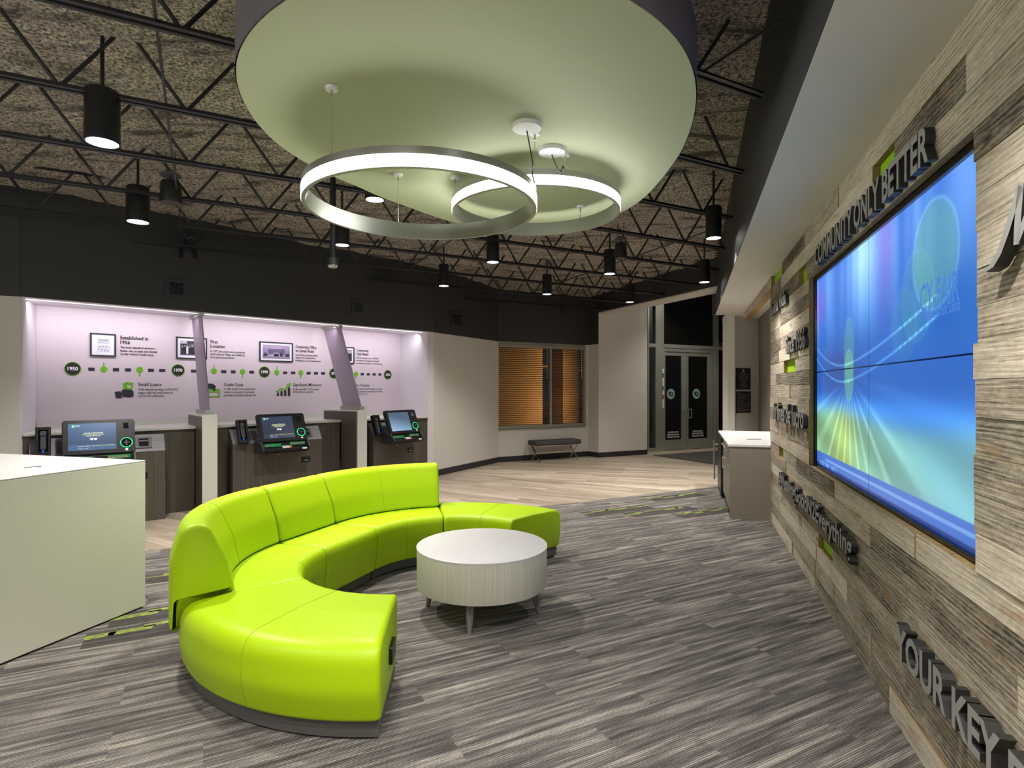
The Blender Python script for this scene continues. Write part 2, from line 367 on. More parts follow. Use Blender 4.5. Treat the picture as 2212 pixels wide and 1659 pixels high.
# ------------------------------------------------------------------ frames of the place
def proj(P): return CX + FPX*P[0]/P[1], HY - FPX*(P[2]-EYE)/P[1]
ZB = 2.60
A169 = R(16.9); DW = Vector((math.sin(A169), math.cos(A169)))
WOOD = Fr((1.004, 0), (1.004 - DW.x, -DW.y))          # local x = -s (towards the camera), z up
RF = Fr((-5.38, 6.36), (-1.415, 10.40))               # front edge of the kiosk recess
MU = Fr((-5.743, 6.983), (-2.10, 10.83))              # wall of the mural
PIER = Fr((-8.5, 4.87), (-5.385, 6.335))
RW = Fr((-1.415, 10.40), (-.29, 12.45)); WW = Fr((-.29, 12.45), (1.79, 13.60)); RT = Fr((1.79, 13.60), (1.99, 13.30))
WH = Fr((1.99, 13.30), (3.258, 13.946)); WE = Fr((3.258, 13.946), (3.386, 14.50)); GF = Fr((3.386, 14.50), (5.877, 15.77))
SW = Fr((4.0, 10.73), (4.73, 11.10)); BM = Fr((1.99, 13.30), (3.475, 9.85)); VS = Fr((5.877, 15.77), (4.0, 10.73))
E_J = Vector((math.sin(R(61.9)), math.cos(R(61.9)))); M_J = Vector((-E_J.y, E_J.x))
def LD(L, D, z=0): p = E_J*L + M_J*D; return Vector((p.x, p.y, z))
def zb_j(D): return 3.624 - .028*D
# ------------------------------------------------------------------ floor
DB = 6.72
mb = MB(); mb.box(-14, 14, -11, DB, -.08, 0, Matrix.Rotation(R(90-61.9), 4, 'Z')); struct('floor', mb, M_CARPET)
d1, d2 = floor_pt(1008, 1022), floor_pt(1429, 1058); dd = (d2 - d1).normalized()
def on_D(D): t = (D - d1.dot(M_J))/dd.dot(M_J); return d1 + dd*t
q0, q1 = on_D(DB), on_D(20); 
a0, a1, b0, b1 = LD(-14, DB), LD(-14, 20), LD(14, DB), LD(14, 20)
mb = MB(); mb.prism([a0.xy[:], q0[:], q1[:], a1.xy[:]], -.08, 0); struct('floor', mb, M_PLANK_A)
mb = MB(); mb.prism([q0[:], b0.xy[:], b1.xy[:], q1[:]], -.08, 0); struct('floor', mb, M_PLANK_B)
# carpet tiles with lime streaks: part of the laid floor
def tile(px0, py0, px1, py1, wid=.26):
    a, b = floor_pt(px0, py0), floor_pt(px1, py1); c = (a+b)/2; L = abs((b-a).dot(E_J)); cc, cdd = c.dot(E_J), c.dot(M_J)
    mb = MB(); mb.cur = 0
    mb.quad(LD(cc-L/2, cdd-wid*.75, .0012), LD(cc+L/2+.12, cdd-wid*.75, .0012), LD(cc+L/2+.12, cdd+wid*.25, .0012), LD(cc-L/2, cdd+wid*.25, .0012))
    mb.cur = 1; rnd = random.Random(int(px0)); x = cc-L/2
    while x < cc+L/2:
        l = rnd.uniform(.10, .30); o = rnd.uniform(-.04, .04); h = rnd.uniform(.012, .045)
        mb.quad(LD(x, cdd+o-h, .0024), LD(x+l, cdd+o-h*.7, .0024), LD(x+l*1.1, cdd+o+h, .0024), LD(x, cdd+o+h*.6, .0024)); x += l*.8
    tag(obj('floor', mb, [M_CARPET_D, M_STREAK]), kind='structure')
for t in ((1257, 1110, 1378, 1094), (1350, 1111, 1474, 1096), (1453, 1113, 1567, 1098), (1398, 1079, 1494, 1067), (300, 1252, 361, 1240), (240, 1337, 361, 1313), (184, 1377, 363, 1347)): tile(*t)
mc = floor_pt(1412, 984); mb = MB(); mb.prism([tuple(mc), tuple(mc + E_J*2.35), tuple(mc + E_J*2.35 - M_J*2.2), tuple(mc - M_J*2.2)], .0, .012)
m = mat('entrance_mat', lin(62, 58, 56), .95); t = NT(m); v = t.coord(rot=-AZJ, scale=(20, 90, 1)); t.l(t.ramp(t.noise(v, 1, 2, .8), [(.35, lin(44, 42, 40)), (.7, lin(92, 86, 80))]), t.b.inputs['Base Color'])
tag(obj('entrance_mat', mb, m), 'dark grey walk-off mat lying before the glass entrance doors', 'mat')
# ------------------------------------------------------------------ ceiling deck with sprayed insulation
rs = np.random.RandomState(3)
from mathutils import noise as mn
nL, nD, st = 210, 175, .1; L0, D0 = -10.0, -4.0; vs = []; fs = []; inside = []
for j in range(nD+1):
    for i in range(nL+1):
        L, D = L0 + i*st, D0 + j*st; p = LD(L, D)
        z = zb_j(D) + .412 + .035*mn.noise(Vector((L*1.1, D*4.2, 0))) + .022*mn.noise(Vector((L*5, D*5, 3)))
        vs.append((p.x, p.y, z)); q = p.xy - BM.o
        inside.append(p.x < .60 + .3028*p.y and not (q.dot(BM.i) > .25 and p.y > 9) and (p.xy - MU.o).dot(MU.i) < .5)
for j in range(nD):
    for i in range(nL):
        k = (j*(nL+1)+i, j*(nL+1)+i+1, (j+1)*(nL+1)+i+1, (j+1)*(nL+1)+i)
        if all(inside[a] for a in k): fs.append(k[::-1])
mb = MB(); mb.v = vs; mb.f = fs; mb.mi = [0]*len(fs); o = struct('ceiling', mb, M_FOAM, smooth=True, angle=180)
# ------------------------------------------------------------------ walls
T = .14
def wall(name, fr, x0, x1, z0, z1, m, y0=0, y1=T): 
    mb = MB(); mb.box(x0, x1, y0, y1, z0, z1); return struct(name, mb, m, fr)
ZT = 4.25
wall('wall_left', PIER, 0, PIER.L, 0, ZB, M_WHITE); wall('wall_left', PIER, 0, PIER.L, ZB, ZT, M_BLACK)
xo = RF.x(923.5)
SL = Fr(RF.w(0, 0)[:2], MU.w(0, 0)[:2]); SR = Fr(MU.w(MU.L, 0)[:2], RF.w(xo, 0)[:2])
mb = MB(); mb.prism([tuple(PIER.w(PIER.L, 0)[:2]), tuple(RF.w(0, 0)[:2]), tuple(MU.w(0, 0)[:2]), tuple(MU.w(-.12, .1)[:2])], 0, ZB); struct('wall_left', mb, M_LILAC)
mb = MB(); mb.prism([tuple(RF.w(xo, 0)[:2]), tuple(RF.w(RF.L, 0)[:2]), tuple(MU.w(MU.L+.3, .1)[:2]), tuple(MU.w(MU.L, 0)[:2])], 0, ZB); struct('wall_left', mb, M_LILAC)
wall('wall_left', MU, -.1, MU.L+.3, 0, ZB, M_LILAC, 0, .1)
mb = MB(); mb.prism([tuple(RF.w(0, 0)[:2]), tuple(RF.w(RF.L, 0)[:2]), tuple(MU.w(MU.L+.3, .1)[:2]), tuple(MU.w(-.2, .1)[:2])], ZB, ZB+.05); struct('ceiling', mb, M_LILAC)
wall('wall_left', RF, -.02, RF.L, ZB+.004, ZT, M_BLACK, -.004, .12)
wall('wall_left', RW, 0, RW.L, 0, ZB, M_WHITE); wall('wall_left', RW, 0, RW.L, ZB, ZT, M_BLACK, -.004)
# window wall
wl, wr = WW.x(1076.5), WW.x(1266); sz = .70; hz = 2.61
wall('wall_far', WW, 0, WW.L+.1, 0, sz, M_WHITE); wall('wall_far', WW, wr, WW.L+.1, sz, hz, M_WHITE); wall('wall_far', WW, -.1, WW.L+.1, hz, ZT, M_BLACK, -.004)
wall('wall_far', WW, -.12, wl, sz, hz, M_WHITE, 0.02, T)
wall('wall_far', RT, 0, RT.L, 0, hz, M_WHITE); wall('wall_far', RT, 0, RT.L, hz, ZT, M_BLACK)
wall('wall_far', WH, 0, WH.L, 0, 4.4, M_WHITE); wall('wall_far', WE, -.0, WE.L, 0, 4.4, M_WHITE, 0, .08)
mb = MB(); mb.box(0, BM.L+.1, 0, .43, 3.31, 3.335); struct('trim_1', mb, M_WHITE, BM)
mb = MB(); mb.box(0, BM.L+.1, -.004, .43, 3.335, 4.4); struct('wall_far', mb, M_BLACK, BM)
# vestibule ceiling and its right side
mb = MB(); mb.prism([(1.9, 13.2), (3.6, 9.7), (6.4, 10.9), (6.6, 16.4), (3.2, 14.8)], 4.4, 4.45); struct('ceiling', mb, M_PANEL)
wall('wall_right', VS, 0, VS.L, 0, 4.4, M_WHITE, 0, .12)
wall('wall_right', SW, 0, SW.L+.02, 0, 2.933, M_WHITE, 0, .12)
# baseboards
def base(name, fr, x0, x1): mb = MB(); mb.box(x0, x1, -.012, 0, 0, .115); struct(name, mb, M_BASEB, fr, bevel=.004)
base('baseboard_left', RW, 0, RW.L-.01); base('baseboard_far', WW, 0, WW.L-.01); base('baseboard_far', RT, .01, RT.L+.012); base('baseboard_far', WH, -.012, WH.L); base('baseboard_left', PIER, 0, PIER.L)
# right side: backing of the wood wall, soffit, fascia, niche
wall('wall_right', WOOD, -7.30, 4.5, 0, 2.933, M_PANEL, .10, .30)
wall('ceiling', WOOD, -10.92, 4.5, 2.933, 2.97, M_WHITE, -.476, .60)
wall('ceiling', WOOD, -12.0, -10.92, 2.933, 2.97, M_WHITE, -.30, .60)
wall('wall_right', WOOD, -10.92, 4.5, 2.937, 4.35, M_BLACK, -.480, -.44)
wall('wall_right', WOOD, -11.75, -7.30, 0, 2.933, M_PANEL, .338, .45)
EF = Fr((3.69, 10.45), (4.3, 10.76)); wall('wall_far', EF, 0, .8, 2.937, 4.4, M_BLACK, 0, .1)
# behind the camera
BK = Fr((4, -3.8), (-9, -3.8)); wall('wall_back', BK, -1, 14, 0, ZB, M_WHITE); wall('wall_back', BK, -1, 14, ZB, 4.6, M_BLACK)
LW = Fr((-8.5, -4), (-8.5, 4.9)); wall('wall_left', LW, 0, 8.9, 0, ZB, M_WHITE); wall('wall_left', LW, 0, 8.9, ZB, 4.6, M_BLACK)
# ------------------------------------------------------------------ barn wood wall
GREENS = [(2.655, 2.795, 2.81, 3.12, 0), (2.50, 2.655, 4.86, 5.20, 0), (2.795, 2.933, 6.16, 6.90, 0), (1.755, 1.88, 5.40, 6.02, 0), (.85, .965, 6.05, 6.36, 0), (.38, .485, 4.00, 4.43, 0)]
ROWS = [0, .13, .255, .38, .485, .61, .73, .85, .965, 1.10, 1.235, 1.37, 1.50, 1.63, 1.755, 1.88, 2.01, 2.14, 2.265, 2.385, 2.50, 2.655, 2.795, 2.933]
TV_S = (2.10, 4.975); rw = random.Random(11)
mb = MB()
def board(s0, s1, z0, z1):
    j = rw.uniform(0, .010); g = .0015; x0, x1 = -s1 + g, -s0 - g
    k = len(mb.v); n0 = len(mb.f); mb.box(x0, x1, -j, .028, z0 + g*.6, z1 - g*.6)
    for q in range(n0, n0+6): mb.mi[q] = 1
    mb.mi[n0+2] = 0
for r, (z0, z1) in enumerate(zip(ROWS, ROWS[1:])):
    cuts = []
    if z0 >= .96 and z1 <= 2.51: cuts.append((TV_S[0] + rw.uniform(-.010, .008), TV_S[1]))
    for g in GREENS:
        if abs(g[0]-z0) < .01: cuts.append((g[2]/DW.y, g[3]/DW.y))
    segs = []; s = -2.5
    for c in sorted(cuts): segs.append((s, c[0])); s = c[1]
    segs.append((s, 7.32 + rw.uniform(-.004, .004)))
    for a, b in segs:
        s = a
        while s < b:
            e = s + rw.uniform(.55, 2.1)
            if b - e < .3: e = b
            board(s, e, z0, z1); s = e
s = 7.325
while s < 10.70:
    e = min(s + rw.uniform(.8, 1.6), 10.72); board(s, e, 2.805, 2.933); s = e
struct('wall_right', mb, [M_BARN, M_RAWEDGE], WOOD)
mb = MB(); mb.box(-10.72, -7.325, .028, .10, 2.805, 2.933); struct('trim_2', mb, M_RAWEDGE, WOOD)
mb = MB()
for x0, x1, z0, z1 in ((-7.30, -TV_S[1]-.03, 0, 2.933), (-TV_S[0]+.03, 2.5, 0, 2.933), (-TV_S[1]-.03, -TV_S[0]+.03, 0, .95), (-TV_S[1]-.03, -TV_S[0]+.03, 2.515, 2.933)): mb.box(x0, x1, .060, .099, z0, z1)
struct('wall_right', mb, M_PANEL, WOOD)
glab = ['largest lime green inset behind the word ONLY BETTER above the video wall', 'small lime green inset just above the far top corner of the video wall', 'lime green inset tucked under the soffit at the far top of the wood wall',
        'lime green inset below the words Since 1956 on the wood wall', 'narrow lime green inset above the hashtag lettering on the wood wall', 'lime green inset under the end of the hashtag lettering, lowest on the wood wall']
for g, lb in zip(GREENS, glab):
    mb = MB(); mb.box(-g[3]/DW.y, -g[2]/DW.y, .030, .058, g[0], g[1])
    tag(obj('accent_panel', mb, M_GREEN, fr=WOOD), lb, 'accent panel', 'lime insets in the wood wall')
# ------------------------------------------------------------------ lettering on the wood wall
def lettering(words, px0, px1, zb, cap, label, thick=.035, bold=.02, shear=0, yfr=-.012, name='wall_lettering', gap=.0):
    """each character a part; fitted between two sight lines on the wall plane"""
    x0, x1 = WOOD.x(px0, yfr-thick), WOOD.x(px1, yfr-thick)
    t = thing(name, WOOD, label, 'lettering', 'dimensional lettering on the wood wall', off=(x0, yfr, zb))
    v, f = text_data(words, bold, .5); lo, hi = v[:, 0].min(), v[:, 0].max(); kx = (x1-x0)/(hi-lo); 
    pos = 0
    for i, ch in enumerate(words):
        if ch == ' ': continue
        vc = text_data(words[:i+1], bold, .5)[0]; r = vc[:, 0].max() - lo
        cv, cf = text_data(ch, bold, .5); wch = cv[:, 0].max() - cv[:, 0].min(); k = cap/(text_data('H', bold)[0][:, 1].max())
        mb = MB(); X = (cv[:, 0] - cv[:, 0].min() + r - wch)*kx + cv[:, 1]*k*shear
        mb.add(list(zip(X, (.5-cv[:, 2])*thick - thick, cv[:, 1]*k)), cf)
        o = obj('letter', mb, [M_LETTER, M_LETSIDE], t); me = o.data
        for p in me.polygons: p.material_index = 0 if abs(p.normal.y) > .9 else 1
    return t
lettering('COMMUNITY ONLY BETTER', 1760, 2004, 2.513, .148, 'grey words COMMUNITY ONLY BETTER standing along the top of the video wall', bold=.028)
lettering('Buena Vida', 1664, 1697, 2.435, .135, 'small dark words Buena Vida at the far top of the wood wall', thick=.028)
lettering('Since 1956', 1697, 1738, 1.935, .165, 'dark words Since 1956 beside the video wall', thick=.028)
lettering('sin fines de lucro', 1668, 1735, 1.262, .18, 'dark words sin fines de lucro beside the lower video wall', thick=.035)
lettering('#WeavingGoodN2Everything', 1681, 1839, .602, .13, 'dark hashtag WeavingGoodN2Everything below the video wall', thick=.035)
lettering('YOUR KEY E', 1934, 2213, .395, .142, 'large dark grey words YOUR KEY low on the wood wall near the viewer', thick=.045, bold=.03)
# large script M at the frame edge
t = thing('wall_lettering', WOOD, 'brushed grey slanted script letter M at the right edge of the photo', 'lettering', 'dimensional lettering on the wood wall', off=(WOOD.x(2129, -.05), -.012, 1.985))
def stroke(mb, pts, w0, y0, y1):
    n = len(pts); L = []; Rr = []
    for i, (x, z) in enumerate(pts):
        a = Vector(pts[max(i-1, 0)]); b = Vector(pts[min(i+1, n-1)]); d = (b-a).normalized(); k = w0[i] if isinstance(w0, (list, tuple)) else w0
        L.append((x - d.y*k/2, z + d.x*k/2)); Rr.append((x + d.y*k/2, z - d.x*k/2))
    mb.prism(L + Rr[::-1], y0, y1, 'y')
mb = MB(); stroke(mb, [(0, -.01), (.05, .0), (.09, .03), (.13, .08), (.17, .14), (.21, .19)], [.012, .02, .026, .03, .032, .032], -.04, 0)
stroke(mb, [(.21, .2), (.20, .15), (.19, .08), (.185, .03)], [.03, .034, .034, .03], -.04, 0)
stroke(mb, [(.185, .035), (.24, .10), (.30, .17), (.335, .2)], [.026, .026, .03, .03], -.04, 0)
stroke(mb, [(.335, .2), (.325, .13), (.31, .04), (.34, .0), (.38, .02)], [.03, .034, .034, .03, .014], -.04, 0)
o = obj('letter', mb, [M_LETTER, M_LETSIDE], t)
for p in o.data.polygons: p.material_index = 0 if abs(p.normal.y) > .9 else 1
# ------------------------------------------------------------------ video wall
def tv(U, V):
    n = len(U); c = np.zeros((n, 3)); hill = lambda a, b, s: np.exp(-((a-b)/s)**2)
    top = np.array([70, 125, 222]); mid = np.array([34, 100, 192]); dk = np.array([36, 60, 130]); grn = np.array([140, 196, 146]); teal = np.array([128, 200, 216])
    k = np.clip((V-.45)/.5, 0, 1)[:, None]; c = mid*(1-k) + top*k
    st = .5 + .5*np.sin(U*31 + 2*np.sin(U*9) + V*2); st2 = .5 + .5*np.sin(U*83 + 3*np.sin(U*17))
    c = c + (np.array([60, 60, 40])*(st*.55 + st2*.3)[:, None])*(np.clip((V-.5)*2.5, 0, 1))[:, None]*.75
    c = c + np.array([90, 90, 60])*(hill(U, .47, .10)*np.clip((V-.6)*3, 0, 1))[:, None]*.9 + np.array([34, -14, -8])*(hill(U, .60, .05)*np.clip((V-.5)*2.5, 0, 1))[:, None] + np.array([50, -20, 0])*(hill(U, .04, .05)*hill(V, .85, .1))[:, None]
    kd = (hill(V, .50, .13)*hill(U, .25, .2))[:, None]; c = c*(1-.55*kd) + dk*.55*kd
    kr = (hill(V, .66, .12)*hill(U, .92, .22))[:, None]; c = c*(1-.4*kr) + np.array([16, 84, 170])*.4*kr
    e = 1/(1+np.exp(-((.30+.02*np.sin(U*7))-V)*45)); ku = np.clip((U-.25)*1.6, 0, 1)[:, None]; g = grn*(1-ku) + teal*ku
    g = g*(.9 + .18*np.sin(U*13+V*22)[:, None]*.5) + np.array([30, 10, -30])*hill(U, .30, .1)[:, None]
    c = c*(1-e[:, None]) + g*e[:, None]; c = c + np.array([40, 70, 90])*(hill(V, .33, .05)*.5)[:, None]
    # rays from a point low in the sky
    dx, dy = (U-.345)*1.8, V-.47; ang = np.arctan2(dx, -dy); ry = np.clip(np.sin(ang*23)+.25*np.sin(ang*57)-.25, 0, 1)*np.clip(-dy*5, 0, 1)*np.clip(1-np.hypot(dx, dy)/1.1, 0, 1)
    c = c + np.array([90, 90, 80])*(ry*.75)[:, None]
    # green discs with motion ghosts
    for (u, v, a, b, s) in ((.345, .58, .042, .14, .45), (.345, .47, .04, .11, .65), (.83, .80, .085, .16, .55), (.76, .70, .07, .14, .22), (.70, .62, .06, .12, .16)):
        q = ((U-u)/a)**2 + ((V-v)/b)**2; k = (s/(1+np.exp((q-1)*9)))[:, None]; k = k*.8; c = c*(1-k) + np.array([116, 190, 150])*k
        c = c + np.array([60, 80, 80])*(s*np.exp(-((q-1)/.06)**2))[:, None]*.7
    for p0, p1, p2 in ((.63, .515, .66), (.57, .445, .60)):
        y = p0 + (p1-p0)*(1-((U-.30)/.30)**2); yy = np.where(U > .3, p1 + (p2-p1)*((U-.30)/.5)**1.5, p1 + (p0-p1)*((.30-U)/.30)**2)
        c = c + np.array([60, 84, 60])*((.7+.5*(np.sin(U*260) > .3)*(np.abs(np.sin(U*6)) > .8))*np.exp(-((V-yy)/.0045)**2)*(U < .85))[:, None]
    b = V < .075; c[b] = np.array([62, 112, 200]); l = (V < .052) & (V > .036) & (U > .1); c[l] = np.array([112, 160, 226]); l = (V < .012); c[l] = np.array([30, 60, 130])
    return c/255
tvt = thing('video_wall', WOOD, 'large video wall of four blue screens recessed in the barn wood wall', 'television', off=(0, 0, 0))
xs0, xm, xs1 = -4.955, -3.543, -2.131; z0, zm, z1 = .985, 1.727, 2.468
mb = MB()
mb.box(-4.972, -2.06, .070, .095, .955, 2.51)
for a in ((-4.972, xs0, .955, 2.51), (xs1, -2.06, .955, 2.51)): mb.box(a[0], a[1], .031, .070, a[2], a[3])
mb.box(xs0, xs1, .031, .070, .955, z0); mb.box(xs0, xs1, .031, .070, z1, 2.51); obj('bezel_frame', mb, M_GLOSSBLK, tvt, bevel=.003)
g = .004
for (a, b, u0, u1) in ((xs0, xm-g, 0, .5), (xm+g, xs1, .5, 1)):
    for (c_, d_, v0, v1) in ((z0, zm-g, 0, .5), (zm+g, z1, .5, 1)):
        picture('screen', a, b, c_, d_, .050, 150, 84, lambda U, V, u0=u0, u1=u1, v0=v0, v1=v1: tv(u0+(u1-u0)*U, v0+(v1-v0)*V), M_TV, tvt)
M_TVT = mat('screen_caption', lin(20), .5, emit=lin(120, 172, 240), es=.3)
M_TVT2 = mat('screen_ghost', lin(20), .5, emit=lin(74, 130, 212), es=.3)
mb = MB(); xx = lambda px: WOOD.x(px, .048)
text(mb, '6:30 AM   46°F', xx(1772), xx(1806), .998, .034, .048); obj('screen_caption', mb, M_TVT, tvt)
mb = MB(); text(mb, 'CY-FAIR', xx(1988), xx(2072), WOOD.z(2030, 662, .048), .12, .048); text(mb, 'Federal Credit Union', xx(1996), xx(2074), WOOD.z(2030, 682, .048), .05, .048); obj('screen_caption', mb, M_TVT2, tvt)
# ------------------------------------------------------------------ entrance doors, glass front
zt = 4.35
def gx(px): return GF.x(px)
mul = [(1396, 1399), (1413, 1431), (1541, 1549), (1571, 1577)]
tr = GF.z(1480, 750)
mb = MB()
for a, b in mul: mb.box(gx(a), gx(b), -.06, .06, 0, zt)
for a, b in ((1398, 1414), (1430, 1542), (1548, 1572)): mb.box(gx(a), gx(b), -.07, .05, tr-.04, tr+.05); 
for a, b in ((1398, 1414), (1548, 1572)): mb.box(gx(a), gx(b), -.06, .05, 0, .09)
mb.box(gx(1398), gx(1575), -.06, .05, zt-.08, zt)
wt = struct('window_2', mb, M_ALU, GF, bevel=.004)
for a, b, c_, d_ in ((1399, 1413, .09, tr-.04), (1399, 1413, tr+.05, zt-.08), (1431, 1541, tr+.05, zt-.08), (1549, 1571, .09, tr-.04), (1549, 1571, tr+.05, zt-.08)):
    mb = MB(); mb.box(gx(a), gx(b), -.006, .006, c_, d_); obj('pane', mb, M_GLASS, wt)
zd = GF.z(1480, 761)
mb = MB(); mb.box(gx(1431), gx(1434), -.05, .05, 0, tr-.04); mb.box(gx(1533), gx(1541), -.05, .05, 0, tr-.04); mb.box(gx(1434), gx(1533), -.05, .05, zd, tr-.04)
struct('trim_3', mb, M_ALU, GF, bevel=.003)
def door(a, b, ga, gb, hand, name):
    x0, x1 = gx(a)+.006, gx(b)-.006; g0, g1 = gx(ga), gx(gb); zb_, zg = .27, zd-.10
    root = thing(name, GF, None, None, off=(x0, 0, 0)); tag(root, kind='structure'); X = lambda v: v - x0
    mb = MB(); mb.box(0, X(g0), -.022, .022, .012, zd-.006); mb.box(X(g1), X(x1), -.022, .022, .012, zd-.006)
    mb.box(X(g0), X(g1), -.022, .022, .012, zb_); mb.box(X(g0), X(g1), -.022, .022, zg, zd-.006); obj('stile_frame', mb, M_ALU, root, bevel=.003)
    mb = MB(); mb.box(X(g0), X(g1), -.005, .005, zb_, zg); obj('glass', mb, M_GLASS, root)
    hx = X((g1+x1)/2) if hand > 0 else X((x0+g0)/2); h0, h1 = GF.z(1478, 903), GF.z(1478, 883); off = -.16 if hand > 0 else .16
    mb = MB(); mb.tube([(hx, -.022, h0), (hx, -.075, h0+.01), (hx+off*.5, -.075, h0+.01)], .012); mb.tube([(hx, -.022, h1), (hx, -.075, h1-.01), (hx+off*.5, -.075, h1-.01)], .012)
    mb.bar((hx+off*.5, -.075, h0), (hx+off*.5, -.075, h1), .012, n=8); mb.bar((hx, -.05, h0), (hx, -.05, h1), .012, n=8); obj('door_handle', mb, M_NICKEL, root, smooth=True)
    mb = MB(); mb.rdisc(hx-.0, .12, .022, -.034, -.022, 16); obj('floor_bolt', mb, M_NICKEL, root)
    lx = X(GF.x(1448.7 if hand > 0 else 1503.7)); lz = GF.z(1448.7, 851)
    mb = MB(); mb.disc_y(lx, lz, .135, -.008, 36); lg = obj('logo_decal', mb, mat('frosted_decal', lin(130, 160, 148), .7), root)
    mb = MB(); text(mb, 'CF', lx-.085, lx+.085, lz-.05, .10, -.011, bold=.05, mirror=True, shear=0); obj('monogram', mb, M_INK, lg)
    mb = MB(); cxx = (X(g0)+X(g1))/2
    for i, (s_, ww) in enumerate((('THESE DOORS ARE TO', .36), ('REMAIN UNLOCKED WHILE', .40), ('THE BUILDING IS OCCUPIED', .42))): text(mb, s_, cxx-ww/2, cxx+ww/2, .445-.062*i, .036, -.008, bold=.02)
    obj('notice_decal', mb, M_INKW, root)
    mb = MB()
    for i in range(5): mb.rdisc((X((g1+x1)/2) if hand > 0 else X((x0+g0)/2)), zd-.12-.12*i, .008, -.028, -.022, 10)
    obj('screws', mb, M_DARKB, root)
    return root
door(1434, 1482.5, 1436, 1471, 1, 'door_1'); door(1482.5, 1533, 1486, 1527, -1, 'door_2')
mb = MB(); text(mb, 'SUITE', gx(1550), gx(1571), GF.z(1560, 751), .11, -.012, mirror=True); tag(obj('suite_lettering', mb, mat('pale_vinyl', lin(120, 150, 136), .7), fr=GF), 'mirrored SUITE lettering on the narrow glass beside the doors', 'lettering')
mb = MB(); 
for i in range(9): mb.cur = (0, 0, 1, 0, 2, 0, 0, 2, 0)[i]; zq = 1.0+.11*i; mb.box(gx(1427.3), gx(1429.8), -.075, -.06, zq+1.0-.9, zq+1.0-.9+.10)
tag(obj('height_strip', mb, [M_INKW, mat('red_mark', lin(180, 60, 50), .5), mat('teal_mark', lin(60, 120, 140), .5)], fr=GF), 'striped height marker strip on the mullion left of the doors', 'sign')
# outside: pavement, columns and kerb in the night
mb = MB(); mb.box(-8, 22, 0.2, 26, -.12, -.02); struct('floor', mb, mat('outdoor_paving', lin(70, 72, 70), .9), GF)
mb = MB(); mb.box(0, .5, 0, .5, 0, 5); tag(obj('outdoor_column', mb, mat('outdoor_stucco', lin(120, 116, 106), .9), fr=GF, off=(.5, 3.0, 0)), 'pale square column outside the entrance glass', 'column')
mb = MB(); mb.box(-6, 12, 4.2, 4.4, 0, .16); tag(obj('kerb', mb, mat('yellow_kerb', lin(150, 150, 60), .8), fr=GF), 'yellow painted kerb outside beyond the entrance doors', 'kerb')
# ------------------------------------------------------------------ window with blinds, lit wall outside
mb = MB(); mx = (WW.x(1189), WW.x(1193.5)); a0, a1 = wl, WW.x(1265)
mb.box(a0, a1, .03, .10, hz-.05, hz); mb.box(a0, a1, .03, .10, sz, sz+.06); mb.box(a1-.03, a1, .03, .10, sz+.06, hz-.05); mb.box(a0, a0+.03, .03, .10, sz+.06, hz-.05); mb.box(mx[0], mx[1], .02, .10, sz+.06, hz-.05)
w1 = struct('window_1', mb, M_ALU, WW, bevel=.004)
mb = MB(); mb.box(a0, a1, -.02, .12, sz-.02, sz); struct('trim_4', mb, M_ALU, WW)
for p, q in ((a0+.03, mx[0]), (mx[1], a1-.03)): mb = MB(); mb.box(p, q, .062, .068, sz+.06, hz-.05); obj('pane', mb, M_GLASS2, w1)
def blind(p, q, label):
    t = thing('venetian_blind', WW, label, 'blind', 'venetian blinds in the window', off=(p, .03, sz)); Wd = q-p; zt_ = hz-.06-sz
    mb = MB(); mb.box(0, Wd, -.03, .02, zt_-.06, zt_); obj('headrail', mb, M_ALU, t, bevel=.004)
    mb = MB(); z = .09
    while z < zt_-.07:
        Mx = Matrix.Translation((0, -.005, z)) @ Matrix.Rotation(R(-16), 4, 'X'); mb.box(0.004, Wd-.004, -.023, .023, -.0012, .0012, Mx); z += .041
    obj('slats', mb, mat('blind_slat', lin(70, 64, 56), .5), t)
    mb = MB(); mb.box(0, Wd, -.028, .018, .062, .08); obj('bottom_rail', mb, M_ALU, t, bevel=.003)
    mb = MB(); 
    for k in (.12, .5, .88): mb.bar((Wd*k, -.031, .08), (Wd*k, -.031, zt_-.06), .0015, n=5)
    obj('ladder_cord', mb, M_PANEL, t); mb = MB(); mb.bar((Wd-.09, -.036, zt_-.75), (Wd-.09, -.036, zt_-.06), .004, n=6); obj('wand', mb, M_INKW, t)
blind(a0+.03, mx[0], 'wide open-slatted blind in the left pane of the window'); blind(mx[1], a1-.03, 'narrower blind in the right pane of the window')
M_TAN = mat('tan_stucco', lin(150, 112, 70), .9)
for (p0, p1, yy) in ((1050, 1172, 1.3), (1216, 1251, 1.5)):
    mb = MB(); mb.box(WW.x(p0, yy), WW.x(p1, yy), yy, yy+.5, -.1, 3.3); struct('wall_outside', mb, M_TAN, WW)
mb = MB(); mb.box(WW.x(1155, 2.2), WW.x(1225, 2.2), 2.2, 2.3, 2.15, 2.22); tag(obj('outdoor_rail', mb, M_TAN, fr=WW), 'pale horizontal beam outside, seen through the upper part of the blinds', 'rail')
mb = MB(); mb.rbox_y(WW.x(1190, 2.2), WW.x(1217, 2.2), .78, 1.22, 2.2, 2.5, .1); tag(obj('outdoor_ledge', mb, M_TAN, fr=WW), 'rounded pale block outside, seen through the lower part of the blinds', 'ledge')
